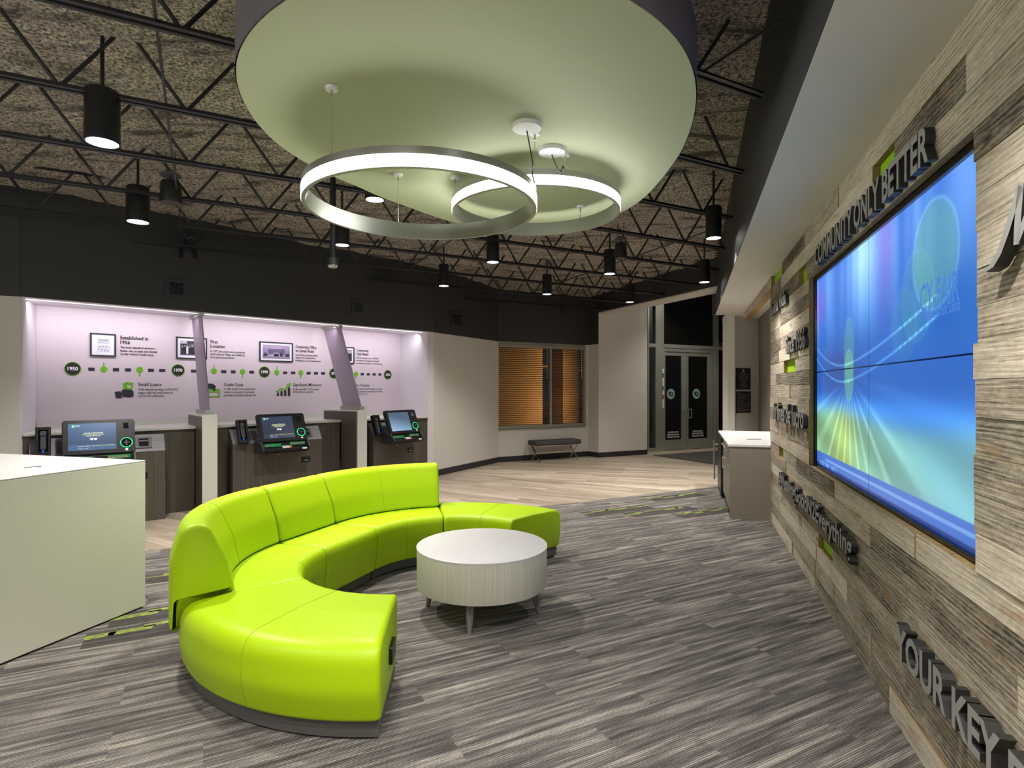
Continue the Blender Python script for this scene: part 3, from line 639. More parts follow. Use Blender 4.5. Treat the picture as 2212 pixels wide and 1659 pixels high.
# ------------------------------------------------------------------ timeline mural
mural = thing('timeline_mural', MU, 'lilac timeline mural with year circles, photos and milestones behind the kiosks', 'mural', off=(0, 0, 0))
ZL = 1.178
mb = MB(); mb.box(.0, MU.L, -.006, -.001, ZL, ZB-.002); obj('vinyl_sheet', mb, M_MURAL, mural)
YM = -.010
def mz(px, py): return MU.z(px, py, YM)
def mx_(px): return MU.x(px, YM)
def mr(px, ry): return ry/FPX*MU.dist(px)
def year(px, py, ry, s):
    x, z, r = mx_(px), mz(px, py), mr(px, ry); mb = MB(); mb.rdisc(x, z, r, YM-.002, YM+.003, 40); o = obj('year_marker', mb, M_GFX_G, mural)
    mb = MB(); mb.rdisc(x, z, r*.90, YM-.004, YM-.002, 40); obj('dark_disc', mb, mat('disc_dark', lin(34, 31, 36), .5), o)
    mb = MB(); text(mb, s, x-r*.62, x+r*.62, z-r*.24, r*.48, YM-.006, bold=.03); obj('year_number', mb, M_INKW, o)
for a in ((157, 796.4, 14.9, '1950'), (384.8, 799.7, 13, '1970'), (571.2, 803.4, 11.9, '1990'), (721.5, 806.5, 11.2, '2010'), (837.6, 809.4, 10, '2030')): year(*a)
for px, py, r, ye in ((224.4, 797.5, 6.3, 782.8), (301.7, 798.6, 6.3, 813.5), (462.3, 801.5, 5.9, 788), (524, 802.7, 5.6, 816), (598, 804.4, 5.5, 791.5), (650, 805.2, 5.3, 817.5), (769.2, 808, 5, 818.8)):
    x, z = mx_(px), mz(px, py); mb = MB(); mb.rdisc(x, z, mr(px, r), YM-.002, YM+.003, 24); zz = mz(px, ye); mb.box(x-.006, x+.006, YM-.001, YM+.003, min(z, zz), max(z, zz)); obj('event_dot', mb, M_GFX_G, mural)
for a, b in ((190.5, 204.5), (244, 257), (270, 283), (320, 332.6), (344, 357), (412.6, 424.4), (478, 489), (499, 509), (538.8, 548.8), (611.6, 620.5), (628.8, 638), (662.5, 671), (678.5, 686.8), (694, 702), (779.4, 786), (792.5, 799), (805.2, 811.6), (817.5, 823.9)):
    py = 797.2 + (a-190)*.0184; z = mz(a, py); mb = MB(); mb.box(mx_(a), mx_(b), YM-.001, YM+.003, z-.020, z+.020); obj('timeline_dash', mb, M_GFX_D, mural)
def para(px, lines):
    """lines: (text, baseline_y, cap_px, right_px, bold)"""
    big = max(l[2] for l in lines)
    for nm, sel in (('caption_heading', lambda c: c > big-.6), ('caption_text', lambda c: c <= big-.6)):
        mb = MB()
        for s, by, cp, rp, bo in lines:
            if sel(cp): x0 = mx_(px); text(mb, s, x0, mx_(rp), mz(px, by), cp/FPX*MU.dist(px), YM-.001, bold=bo, res=2)
        obj(nm, mb, M_INK, mural)
para(260, [('Established in', 732.5, 7.4, 320.4, .02), ('1956', 742.7, 7.2, 281, .02), ('Ten local educators envision a', 751.8, 4.3, 336, .02), ('better way to bank and charter', 759.3, 4.3, 340, .02), ('Cy-Fair Federal Credit Union.', 766.5, 4.3, 333, .02)])
para(454.8, [('First', 741.2, 6.6, 470.5, .015), ('Location', 750.5, 6.6, 486, .015), ('In 1977, the credit union purchases', 760.2, 4, 529, .012), ('land in Jersey Village and builds it\'s', 766.5, 4, 529, .012), ('first stand alone branch.', 773.3, 4, 507, .012)])
para(638.6, [('Corporate Office', 751.4, 6, 684, .015), ('on Jones Road', 759.9, 6, 678, .015), ('Cy-Fair FCU purchases 60,000', 768.4, 3.7, 686, .01), ('square foot Steeplechase', 774, 3.7, 681, .01), ('building as its new headquarters.', 780.2, 3.7, 694, .01)])
para(769.8, [('Community', 759, 5.4, 796.5, .012), ('Only Better', 766.8, 5.4, 796.5, .012), ('CFFCU announces 10-year, $500,000', 774.2, 3.3, 817, .008), ('commitment to support local schools,', 780, 3.3, 819.5, .008), ('community non-profits, & small businesses.', 785.8, 3.3, 827, .008)])
para(298.7, [('Small Loans', 833.6, 7, 348.8, .008), ('With deposits growing, Cy-Fair FCU', 843, 4.2, 384, .012), ('begins offering small loans to', 850.2, 4.2, 373, .012), ('Cy-Fair ISD employees.', 857.3, 4.2, 355, .012)])
para(483.7, [('Credit Cards', 833.7, 6.2, 525.5, .006), ('In 1986, Cy-Fair FCU issues its first', 842, 4, 552, .01), ('credit card as part of a growing', 848.8, 4, 549, .01), ('portfolio of products and services.', 855.7, 4, 553.5, .01)])
para(633.8, [('Significant Milestone', 833.7, 5.8, 694.8, .004), ('By the early 2000\'s, CFFCU passes', 842.3, 3.6, 689, .008), ('$100 million in asset size.', 848.2, 3.6, 677.5, .008)])
para(757.5, [('Harris County', 834.3, 5.2, 798.5, .004), ('42,000 members & $240 million in assets,', 841.8, 3.2, 825.5, .006), ('the FCU is granted an expansion to serve', 847.3, 3.2, 825, .006), ('all of Harris County', 852.8, 3.2, 793.5, .006)])
# pictograms
def px_shape(pts, y0=YM-.002, y1=YM+.003): return [(mx_(a), mz(a, b)) for a, b in pts], y0, y1
def picto(name, shapes, m):
    mb = MB()
    for s in shapes: p, y0, y1 = px_shape(s); mb.prism(p, y0, y1, 'y')
    return obj(name, mb, m, mural)
picto('bank_note', [[(265.5, 828), (271, 826.5), (273, 841.5), (267.5, 842)], [(272, 825), (287.5, 827), (286.5, 832), (272.5, 829)], [(272.3, 825), (275, 825.4), (274, 841.5), (270.5, 841.5)], [(285, 827), (287.5, 827.2), (285, 842), (282.5, 842)], [(275, 838), (283, 838), (283.5, 842), (274.5, 842)]], M_GFX_G)
picto('hand_icon', [[(264, 842), (271, 840.5), (284, 842.5), (289, 846), (288, 851), (289, 854), (286, 857.5), (277, 858.2), (265.5, 857), (262, 850)], [(247.5, 846.5), (260.5, 845), (264, 860), (250.5, 860)]], M_GFX_D)
picto('card_icon', [[(449, 839.8), (452, 840), (452, 857.8), (449, 857.6)], [(449, 839.8), (474, 840.6), (474, 843), (449, 842.4)], [(449, 855), (474, 855.2), (474, 857.6), (449, 857.6)], [(472, 840.8), (475, 842), (475, 856.5), (472, 857.6)], [(449, 845), (473, 845.4), (473, 847.6), (449, 847.2)]], M_GFX_G)
picto('hand_icon', [[(444, 828), (460, 829), (467, 835), (465, 838), (466, 843), (463, 845.5), (458, 841), (450, 840), (444, 838)]], M_GFX_D)
picto('chart_bars', [[(598, 850.5), (602.5, 847), (602.5, 855), (598, 855)], [(606, 846), (608, 843.5), (610.5, 846), (610.5, 855), (606, 855)], [(613.8, 845), (616, 842.5), (618.4, 842.5), (618.4, 855), (613.8, 855)], [(621.8, 838.5), (624.2, 836), (626.8, 838.5), (626.8, 855), (621.8, 855)]], M_GFX_D)
picto('chart_arrow', [[(596, 845.5), (608, 837.5), (613.5, 840.8), (622, 831.8), (624, 833.4), (613.8, 844), (608.2, 841), (597, 848)], [(619.5, 829.5), (628, 826.8), (626.5, 835.8)]], M_GFX_G)
# framed photographs on the mural
def f_doc(U, V):
    c = np.full((len(U), 3), .86); c[:, 2] = .92
    ln = (np.sin(V*95) > .2) & (U > .22) & (U < .80 + .04*np.sin(V*40)) & (((V > .58) & (V < .86)) | ((V > .12) & (V < .52) & (np.sin(U*37+V*80) > -.5)))
    c[ln] = [.40, .38, .48]; b = (U < .04) | (U > .96) | (V < .04) | (V > .96); c[b] = [.97, .97, 1]; return c
def f_people(U, V):
    c = np.stack([.30+.2*np.sin(U*9+V*4), .28+.2*np.sin(U*9+V*4), .36+.2*np.sin(U*9+V*4)], 1)*.8; roof = V > .80-.12*np.abs(U-.5); c[roof] = [.20, .18, .26]; c[(V > .78) & (U < .3)] = [.7, .7, .76]
    c[V < .18] = [.34, .32, .40]
    for i, u in enumerate(np.linspace(.10, .93, 9)):
        h = .62+.05*((i*7) % 3); body = (np.abs(U-u) < .045) & (V < h-.1) & (V > .10); c[body] = [.82, .80, .86] if i % 4 == 2 else [.09, .08, .12]
        head = ((U-u)/.026)**2 + ((V-h+.03)/.055)**2 < 1; c[head] = [.72, .68, .74]; legs = (np.abs(U-u) < .03) & (V < .16) & (V > .07); c[legs] = [.6, .58, .64] if i % 4 == 2 else [.06, .05, .08]
    return c
def f_build(U, V):
    c = np.stack([.72-.1*V, .66-.1*V, .78-.1*V], 1); bl = (V < .82) & ((U < .32) | (U > .68)) & (V > .18); c[bl] = [.46, .40, .56]; c[bl & ((np.sin(U*90) > .85) | (np.sin(V*60) > .85))] = [.75, .7, .82]
    m = (V < .72) & (V > .30) & (U > .2) & (U < .80); c[m] = [.40, .34, .48]; c[m & (np.sin(V*70) > .4)] = [.34, .29, .42]; e = (V < .46) & (V > .16) & (U > .38) & (U < .60); c[e] = [.60, .54, .68]; e = (V < .36) & (V > .16) & (U > .41) & (U < .58); c[e] = [.10, .08, .14]
    t_ = ((np.abs(U-.10) < .07) | (np.abs(U-.9) < .08) | (np.abs(U-.68) < .05)) & (V < .40+.08*np.sin(U*80)) & (V > .12); c[t_] = [.16, .13, .20]; g = V < .17; c[g] = [.48, .44, .54]; c[(V < .12) & (V > .09)] = [.66, .62, .72]; return c
def f_crowd(U, V):
    c = np.full((len(U), 3), .28); c[:, 2] = .34; c[V > .7] = [.6, .58, .66]
    for u, h, k in ((.2, .66, .12), (.42, .72, .6), (.62, .64, .14), (.85, .74, .10)):
        c[(np.abs(U-u) < .10) & (V < h-.1)] = [k, k*.95, k*1.1]; c[((U-u)/.05)**2 + ((V-h)/.08)**2 < 1] = [.7, .66, .72]
    return c
def framed(px0, px1, pyt, pyb, fn, label, mat_w, nx, nz):
    x0, x1, z1, z0 = mx_(px0), mx_(px1), mz(px0, pyt), mz(px0, pyb); b = .016
    t = thing('framed_picture', MU, label, 'picture', 'framed pictures on the timeline mural', off=(x0, -.007, z0)); W_, H_ = x1-x0, z1-z0
    mb = MB(); mb.box(0, W_, -.022, 0, 0, b); mb.box(0, W_, -.022, 0, H_-b, H_); mb.box(0, b, -.022, 0, b, H_-b); mb.box(W_-b, W_, -.022, 0, b, H_-b); obj('frame', mb, mat('frame_dark', lin(36, 34, 50), .4), t)
    mb = MB(); mb.box(b, W_-b, -.010, -.004, b, H_-b); obj('mount', mb, M_PAPER, t); picture('print', b+mat_w, W_-b-mat_w, b+mat_w, H_-b-mat_w, -.0125, nx, nz, fn, M_PHOTO, t)
framed(194.2, 249.8, 718.8, 769, f_doc, 'framed handwritten document left of the heading Established in 1956', .015, 60, 70)
framed(380, 446.5, 727, 774.4, f_people, 'framed black and white group photo partly behind the first glass divider', .035, 90, 50)
framed(560, 631.8, 737.2, 779.8, f_build, 'framed photo of a glass office building left of Corporate Office text', .03, 90, 50)
framed(722, 764.6, 748, 784.6, f_crowd, 'framed photo mostly hidden behind the second glass divider', .03, 50, 40)
# ------------------------------------------------------------------ ledge, cabinets, fins, kiosks
def poly_ledge(y_front): return [tuple(RF.w(.0, y_front)[:2]), tuple(RF.w(xo, y_front)[:2]), tuple(MU.w(MU.L, -.008)[:2]), tuple(MU.w(0, -.008)[:2])]
led = thing('counter_ledge', None, 'white speckled counter ledge running below the timeline mural', 'counter')
mb = MB(); mb.prism(poly_ledge(-.03), 1.065, 1.10); obj('ledge_top', mb, M_FIN, led, bevel=.004)
mb = MB(); mb.box(.0, MU.L, -.03, -.009, 1.10, 1.177); o = obj('backsplash', mb, M_FIN, led, fr=MU)
def solve(f, a, b):
    fa = f(a)
    for _ in range(60):
        c = (a+b)/2; fc = f(c)
        if (fc > 0) == (fa > 0): a, fa = c, fc
        else: b = c
    return (a+b)/2
fins = []
for i, (pxa, pxb, pxc, turn, lb, gt, gb) in enumerate(((420.5, 437, 469, -5.6, 'left', (415.5, 436), (432, 454.5)), (733.8, 773, 794.7, 7.4, 'right', (699.5, 736.5), (741.5, 785)))):
    fr = RF.sub(RF.x(pxa), 0, R(turn)); p = solve(lambda v: proj(fr.w(0, -v, 1))[0] - pxb, .02, 1.5); Tk = .175
    zt_ = 1.262; fins.append((fr, p))
    t = thing('divider_fin', fr, '%s white and dark wood divider fin between the teller kiosks' % lb, 'divider', 'divider fins between the kiosks')
    mb = MB(); mb.box(.004, Tk-.004, -p+.028, -.034, 0, zt_-.03); mb.box(.004, Tk-.004, -.034, .42, 1.102, zt_-.03); obj('side_panel', mb, M_LAM, t)
    mb = MB(); mb.box(0, Tk, -p, -p+.028, 0, zt_); obj('end_panel', mb, M_FIN, t, bevel=.003); mb = MB(); mb.box(0, Tk, -p+.029, .42, zt_-.028, zt_); obj('top_cap', mb, M_FIN, t, bevel=.003)
    # leaning glass
    xg = .088; fy = lambda px: solve(lambda v: proj(fr.w(xg, v, 1))[0] - px, -p-.4, .7)
    yb0, yb1 = fy(gb[1]), fy(gb[0]); yt0, yt1 = fy(gt[1]), fy(gt[0]); yb0 = max(yb0, -p+.02)
    g = thing('glass_divider', fr, '%s leaning panel of purple textured glass above a divider fin' % lb, 'glass panel', 'textured glass panels above the fins')
    mg = mat('rippled_purple_glass', lin(206, 188, 210), .3, trans=.55, spec=.6); tt = NT(mg); v = tt.coord(scale=(1, 1, 1)); wv = tt.n('ShaderNodeTexWave', wave_type='BANDS', bands_direction='DIAGONAL'); tt.l(v, wv.inputs['Vector']); wv.inputs['Scale'].default_value = 26; wv.inputs['Distortion'].default_value = 3; tt.bump(wv.outputs['Fac'], .8, .01)
    zt2, zb2 = ZB-.045, zt_+.05
    mb = MB(); q = [(yb0, zb2), (yb1, zb2), (yt1, zt2), (yt0, zt2)]; mb.prism(q, xg-.006, xg+.006, 'x'); obj('glass_sheet', mb, mg, g)
    mb = MB(); mb.box(xg-.05, xg+.05, yb0-.01, yb1+.01, zt_, zb2+.004); obj('base_clamp', mb, M_ALU, g, bevel=.003)
    mb = MB(); mb.box(xg-.03, xg+.03, yt0-.0, yt1+.02, zt2, ZB); obj('top_clamp', mb, M_ALU, g, bevel=.003)
f1, f2 = [RF.x(a) for a in (420.5, 733.8)]
def kscreen(kind):
    def f(U, V):
        n = len(U); c = np.zeros((n, 3)); 
        if kind == 2: k = np.clip(.9-V-.35*U, 0, 1)[:, None]; c = np.array([70, 92, 112])*(1-k) + np.array([160, 198, 232])*k; return c/255
        base = np.array([58, 84, 118]) if kind == 0 else np.array([36, 46, 66]); c[:] = base; c *= (.8+.45*V)[:, None]
        c[V < .2] = base*1.15
        r = np.hypot((U-.10)*1.5, V-.90); c[r < .055] = [70, 200, 90]; c[r < .03] = [210, 240, 210]; b = (U > .14) & (U < .25) & (V > .88) & (V < .93); c[b & (np.sin(U*260) > -.3)] = [215, 235, 245]
        m = (np.abs(U-.52) < .08*1) & (V > .36) & (V < .44) & (np.abs(np.abs(U-.52)-.04) < .022+.02*(V-.36)*10); c[m] = [235, 240, 245]
        c[(np.abs(U-.44) < .004) & (V < .19)] = [90, 130, 170]; return c/255
    return f
kiosks = []
M_GLOW = mat('green_glow', lin(20, 90, 50), .4, emit=lin(40, 230, 130), es=.6); M_GSLOT = mat('green_slot', lin(10, 80, 40), .4, emit=lin(14, 120, 60), es=.25)
M_KTXT = mat('screen_text', lin(10), .5, emit=lin(235, 240, 245), es=.35); M_KTXY = mat('screen_text_yellow', lin(10), .5, emit=lin(210, 225, 90), es=.35)
M_BLUE = mat('blue_plug', lin(10, 90, 220), .4, emit=lin(10, 90, 230), es=.2)
keycols = [mat('key_white', lin(225, 225, 228), .4), mat('key_red', lin(220, 40, 30), .4), mat('key_yellow', lin(235, 205, 40), .4), mat('key_green', lin(60, 150, 70), .4)]
for i, (pxc, turn, xa, xb, side) in enumerate(((209, -7.5, 0.0, f1, 'left'), (590, 0, f1+.18, f2, 'middle'), (838, 9, f2+.18, xo, 'right'))):
    lab = ('behind the white desk', 'between the two divider fins', 'right of the right divider fin')[i]
    cab = thing('teller_cabinet', RF, 'dark wood laminate cabinet carrying the %s teller kiosk' % side, 'cabinet', 'teller cabinets under the mural', off=(xa, 0, 0))
    mb = MB(); mb.box(.004, xb-xa-.004, .0, .03, 0, 1.064); obj('base_panel', mb, M_LAM, cab)
    K = RF.sub(RF.x(pxc), -.035 if i == 1 else -.09, R(turn)); hw = .66 if i < 2 else .56
    off = (K.w(0, 0) - RF.w(xa, 0)); loc = Vector((off.dot(RF.w(1, 0)-RF.w(0, 0)), off.dot(RF.w(0, 1)-RF.w(0, 0)), 0))
    hwl = -.62 if i < 2 else -.50
    def sub(name, mb, m, **k): o = obj(name, mb, m, cab, **k); o.location = loc; o.rotation_euler = (0, 0, R(turn)); return o
    mb = MB(); mb.prism([(-.14, 0), (.03, 0), (.03, 1.03), (-.01, 1.03), (-.14, .835)], hwl, hw, 'x'); sub('kiosk_box', mb, M_LAM, bevel=.002)
    sl = Vector((0, .13, .195)).normalized(); nn = Vector((0, -.195, .13)).normalized()
    # plate plane: local u = x, v up the slope
    PM = Matrix.Translation((0, -.14, .835)) @ Matrix(((1, 0, 0, 0), (0, -nn.y, sl.y, 0), (0, -nn.z, sl.z, 0), (0, 0, 0, 1)))
    def plate(name, shapes, m, **k):
        mb = MB()
        for kind, a in shapes:
            if kind == 'r': mb.rbox_y(a[0], a[1], a[2], a[3], a[4], a[5], a[6], M=PM)
        return sub(name, mb, m, **k)
    plate('steel_plate', [('r', (hwl, hw, 0, .234, -.005, .001, .003))], M_STEEL)
    sx = hw-.22
    for cxs in (sx, ) + ((-.36,) if 1 else ()):
        pass
    plate('bill_slot_bezel', [('r', (sx-.085, sx+.085, .045, .195, -.016, -.005, .012))], M_GREYP)
    plate('bill_slot', [('r', (sx-.05, sx+.05, .070, .170, -.022, -.012, .006))], M_GLOSSBLK)
    plate('slot_lip', [('r', (sx-.045, sx+.045, .126, .145, -.028, -.020, .003))], M_GREYP)
    for s_, xx_ in (('side_bezel', -.33 if i < 2 else -.31), ('side_bezel', .37 if i < 2 else .33)):
        plate(s_, [('r', (xx_-.05, xx_+.05, .05, .19, -.014, -.005, .012))], M_GREYP)
    mb = MB(); bx = hw-.25; mb.rbox_y(bx-.065, bx+.065, .51, .59, -.148, -.1405, .012); bd = sub('badge', mb, M_PLASTIC)
    mb = MB(); text(mb, 'Self Service', bx-.038, bx+.04, .535, .013, -.1500, bold=.02); sub('badge_text', mb, M_INKW); mb = MB(); text(mb, '~', bx-.012, bx+.016, .562, .02, -.150, bold=.03); sub('badge_mark', mb, M_GFX_G)
    mb = MB(); mb.rdisc(0, .655, .011, -.150, -.140, 14); sub('lock', mb, M_NICKEL)
    # the kiosk head
    k = thing('teller_kiosk', K, 'black interactive teller kiosk with tilted screen, %s' % lab, 'kiosk', 'interactive teller kiosks')
    tilt = R(-22); HM = Matrix.Translation((0, -.36, .865)) @ Matrix.Rotation(tilt, 4, 'X')
    HW_ = .335
    def head(name, mb, m, M=HM, **kk):
        mb.v = [tuple(M @ Vector(v)) for v in mb.v]; return obj(name, mb, m, k, **kk)
    mb = MB(); mb.rbox_y(-HW_, HW_, 0, .40, 0, .022, .03); head('front_panel', mb, M_PLASTIC, bevel=.002)
    mb = MB(); mb.rbox_y(-HW_-.004, HW_+.004, -.002, .406, .023, .05, .03); head('rear_housing', mb, M_GREYP, bevel=.004)
    mb = MB(); mb.box(-.12, .12, .05, .30, .08, .20); head('support_arm', mb, M_GREYP)
    pic = picture('screen', -.285, .155, .045, .36, -.0015, 80, 56, kscreen(i), M_SCREEN, k); 
    for v in pic.data.vertices: v.co = HM @ v.co
    if i < 2:
        mb = MB(); text(mb, 'Currently in ATM Only Mode', -.14, .03, .238, .014, -.003, bold=.02); text(mb, 'PLEASE SEE TELLER', -.125, .01, .205, .011, -.003, bold=.02); text(mb, 'Lobby Hours   Mon-Fri', -.20, -.09, .088, .009, -.003); text(mb, 'ATM Hours   24/7', -.20, -.11, .06, .009, -.003); head('screen_text', mb, M_KTXT)
        mb = MB(); text(mb, 'FOR ATM, INSERT CARD', -.155, .04, .221, .013, -.003, bold=.02); text(mb, 'Teller Services are Currently Closed', -.075, .135, .090, .011, -.003); head('screen_text', mb, M_KTXY)
    mb = MB(); text(mb, 'NCR', -.275, -.245, .377, .010, -.001); head('maker_mark', mb, M_GREYP)
    mb = MB(); mb.rbox_y(.225, .275, .285, .355, -.002, .001, .004); head('camera_window', mb, M_GLOSSBLK)
    mb = MB(); n = 32; rx = .25; rz = .115
    for q in range(n):
        a0_, a1_ = 2*math.pi*q/n, 2*math.pi*(q+1)/n
        mb.bar((rx+.056*math.cos(a0_), -.004, rz+.056*math.sin(a0_)), (rx+.056*math.cos(a1_), -.004, rz+.056*math.sin(a1_)), .0042, n=6)
    head('reader_ring', mb, M_GLOW)
    mb = MB(); mb.rdisc(rx, rz, .052, -.006, 0, 28); head('card_reader', mb, M_GLOSSBLK); mb = MB(); mb.box(rx-.032, rx+.032, -.014, -.004, rz-.005, rz+.005); mb.box(rx-.008, rx+.008, -.012, -.004, rz-.032, rz+.03); head('card_slot', mb, M_GREYP)
    mb = MB(); mb.box(rx-.012, rx+.014, -.004, 0, .02, .045); head('contactless_mark', mb, M_INKW)
    # tray with cash slots, keypad
    for xc in (-.335, .315): mb = MB(); mb.prism([(-.36, .865), (-.18, .90), (-.145, .90), (-.145, .70), (-.36, .70), (-.43, .735), (-.44, .775)], xc, xc+.02, 'x'); obj('tray_cheek', mb, M_GREYP, k, bevel=.003)
    mb = MB(); mb.prism([(-.345, .84), (-.14, .86), (-.14, .70), (-.355, .70), (-.425, .735), (-.43, .765), (-.36, .782)], -.315, .315, 'x'); obj('cash_tray', mb, M_PLASTIC, k, bevel=.003)
    TM = Matrix.Translation((0, -.352, .815))
    for q in ((-.285, -.06, -.022, .018), (.07, .285, -.014, .026)): mb = MB(); mb.box(q[0], q[1], -.014, -.0, q[2], q[3], TM); obj('cash_slot', mb, M_GSLOT, k)
    for j in range(3): mb = MB(); mb.box(-.28+.038*j, -.25+.038*j, -.020, -.013, -.018, .006, TM); obj('slot_roller', mb, M_NICKEL, k)
    for j in range(6): mb = MB(); mb.box(.078+.031*j, .103+.031*j, -.020, -.013, -.010, .018, TM); obj('slot_roller', mb, M_NICKEL, k)
    mb = MB(); 
    for a in range(4):
        for b in range(3):
            mb.cur = 0 if a < 3 else b+1; x = -.055+.034*a; y = -.424+.020*b; zc = .770+.016*b*.5
            mb.box(x, x+.029, y, y+.016, zc, zc+.012)
    obj('keypad', mb, keycols, k)
    mb = MB(); mb.rbox_y(.215, .285, .742, .764, -.4345, -.4285, .010); obj('card_label', mb, M_INKW, k)
    if i != 2: 
        pass
    mb = MB(); cvx = -.34; pts = [(-.33, -.40, .80+.0), (-.36, -.37, .86), (-.39, -.33, .88), (-.40, -.27, .84), (-.36, -.24, .80)]; mb.tube(pts, .003, 6); obj('cable', mb, M_GREYP, k)
    # handset cradle
    ph = thing('phone_cradle', K, 'black handset cradle with blue plug left of the %s kiosk' % side, 'phone', 'phone handsets beside the kiosks', off=(-.50 if i < 2 else -.44, -.20, .845))
    PH = Matrix.Rotation(R(-20), 4, 'X')
    mb = MB(); 
    for a in ((-.068, -.04, 0, .33), (.04, .068, 0, .33), (-.04, .04, 0, .045), (-.04, .04, .295, .33)): mb.box(a[0], a[1], -.045, .01, a[2], a[3], PH)
    mb.box(-.068, .068, .01, .02, 0, .33, PH); obj('cradle', mb, M_PLASTIC, ph, bevel=.006)
    mb = MB(); mb.rbox_y(-.027, .027, .07, .285, -.035, -.008, .024, M=PH); mb.rbox_y(-.030, .030, .225, .287, -.044, -.004, .02, M=PH); mb.rbox_y(-.026, .026, .07, .12, -.040, -.004, .02, M=PH); obj('handset', mb, M_GREYP, ph, bevel=.006)
    mb = MB(); mb.box(-.008, .008, -.03, -.014, .045, .075, PH); obj('cord_plug', mb, M_BLUE, ph)
    kiosks.append(k)
# air vents
def vent(fr, pa, pb, pt, pb2, label):
    x0, x1 = fr.x(pa), fr.x(pb); z1, z0 = fr.z((pa+pb)/2, pt), fr.z((pa+pb)/2, pb2); t = thing('air_vent', fr, label, 'vent', 'black wall vents', off=(x0, -.004, z0)); W_, H_ = x1-x0, z1-z0; b = .055
    mb = MB(); mb.box(0, W_, -.014, 0, 0, b); mb.box(0, W_, -.014, 0, H_-b, H_); mb.box(0, b, -.014, 0, b, H_-b); mb.box(W_-b, W_, -.014, 0, b, H_-b); mv = mat('vent_paint', lin(44, 46, 50), .4); obj('flange', mb, mv, t, bevel=.003)
    mb = MB(); mb.box(b, W_-b, -.003, 0, b, H_-b); obj('duct_opening', mb, M_GLOSSBLK, t); mb = MB(); n = int((H_-2*b)/.022)
    for i in range(n): mb.box(b, W_-b, -.012, -.009, b+.022*i+.004, b+.022*i+.012)
    m_ = int((W_-2*b)/.022)
    for i in range(m_): mb.box(b+.022*i+.006, b+.022*i+.011, -.008, -.004, b, H_-b)
    obj('grille', mb, mv, t)
vent(RF, 354.5, 405.5, 602, 645, 'black square vent high above the left kiosk bay, largest of the vents')
vent(RF, 758.5, 788.5, 647, 681.5, 'black square vent above the right end of the timeline mural')
vent(RW, 972.5, 997.5, 673.5, 708, 'black square vent above the angled white wall left of the window')
# ------------------------------------------------------------------ curved sectional sofa
def daz(a): return Vector((math.sin(R(a)), math.cos(R(a))))
C1 = Vector((-.70, 3.93)); AS = 290.5; LST = .65; C2 = C1 + daz(AS+90)*LST
RI, RO = .67, 1.36
def arc(c, a0, a1): return lambda u: (c, daz(a0 + (a1-a0)*u)), R(a1-a0)*1.0
def line(): return lambda u: (C1 + daz(AS+90)*LST*u, daz(AS)), LST
def loft(path, plen, poly, e=.022, ns=22, gap=.004, wtot=None):
    """sweep profile (r, z) along the path with softly rounded ends"""
    secs = []; L = plen
    for ph in (0, 30, 60, 90): secs.append((gap + e*(1-math.cos(R(ph))), e*(1-math.sin(R(ph)))))
    mids = [(gap + e + (L-2*(gap+e))*i/ns, 0) for i in range(1, ns)]
    ends = [(L-s, d) for s, d in secs[::-1]]; allS = secs + mids + ends
    mb = MB(); n = len(poly); vs = []
    for s, d in allS:
        c, r = path(s/L); pp = inset(poly, d) if d > 1e-5 else poly
        vs += [(c.x + r.x*a, c.y + r.y*a, z) for a, z in pp]
    m = len(allS); fs = [(i*n+j, i*n+(j+1) % n, (i+1)*n+(j+1) % n, (i+1)*n+j) for i in range(m-1) for j in range(n)]
    fs += [tuple(range(n))[::-1], tuple(range((m-1)*n, m*n))]; mb.add(vs, fs); return mb
SEAT_B = round_poly([(RI+.025, .095, .02), (RI, .30, .2), (RI+.004, .452, .085), (1.12, .445, .2), (1.30, .44, .02), (1.345, .40, .02), (1.362, .28, .1), (1.340, .095, .02)])
SEAT_O = round_poly([(RI+.025, .095, .02), (RI, .30, .2), (RI+.004, .455, .07), (1.00, .462, .4), (1.362, .448, .17), (1.372, .24, .25), (1.335, .095, .03)], 9)
BACK = round_poly([(1.085, .452, .02), (1.125, .64, .35), (1.225, .857, .09), (1.345, .852, .11), (1.402, .66, .3), (1.405, .30, .03), (1.372, .29, .005), (1.364, .44, .002)], 8)
PL = [(RI+.075, .012), (RI+.06, .092), (1.312, .092), (1.300, .012)]
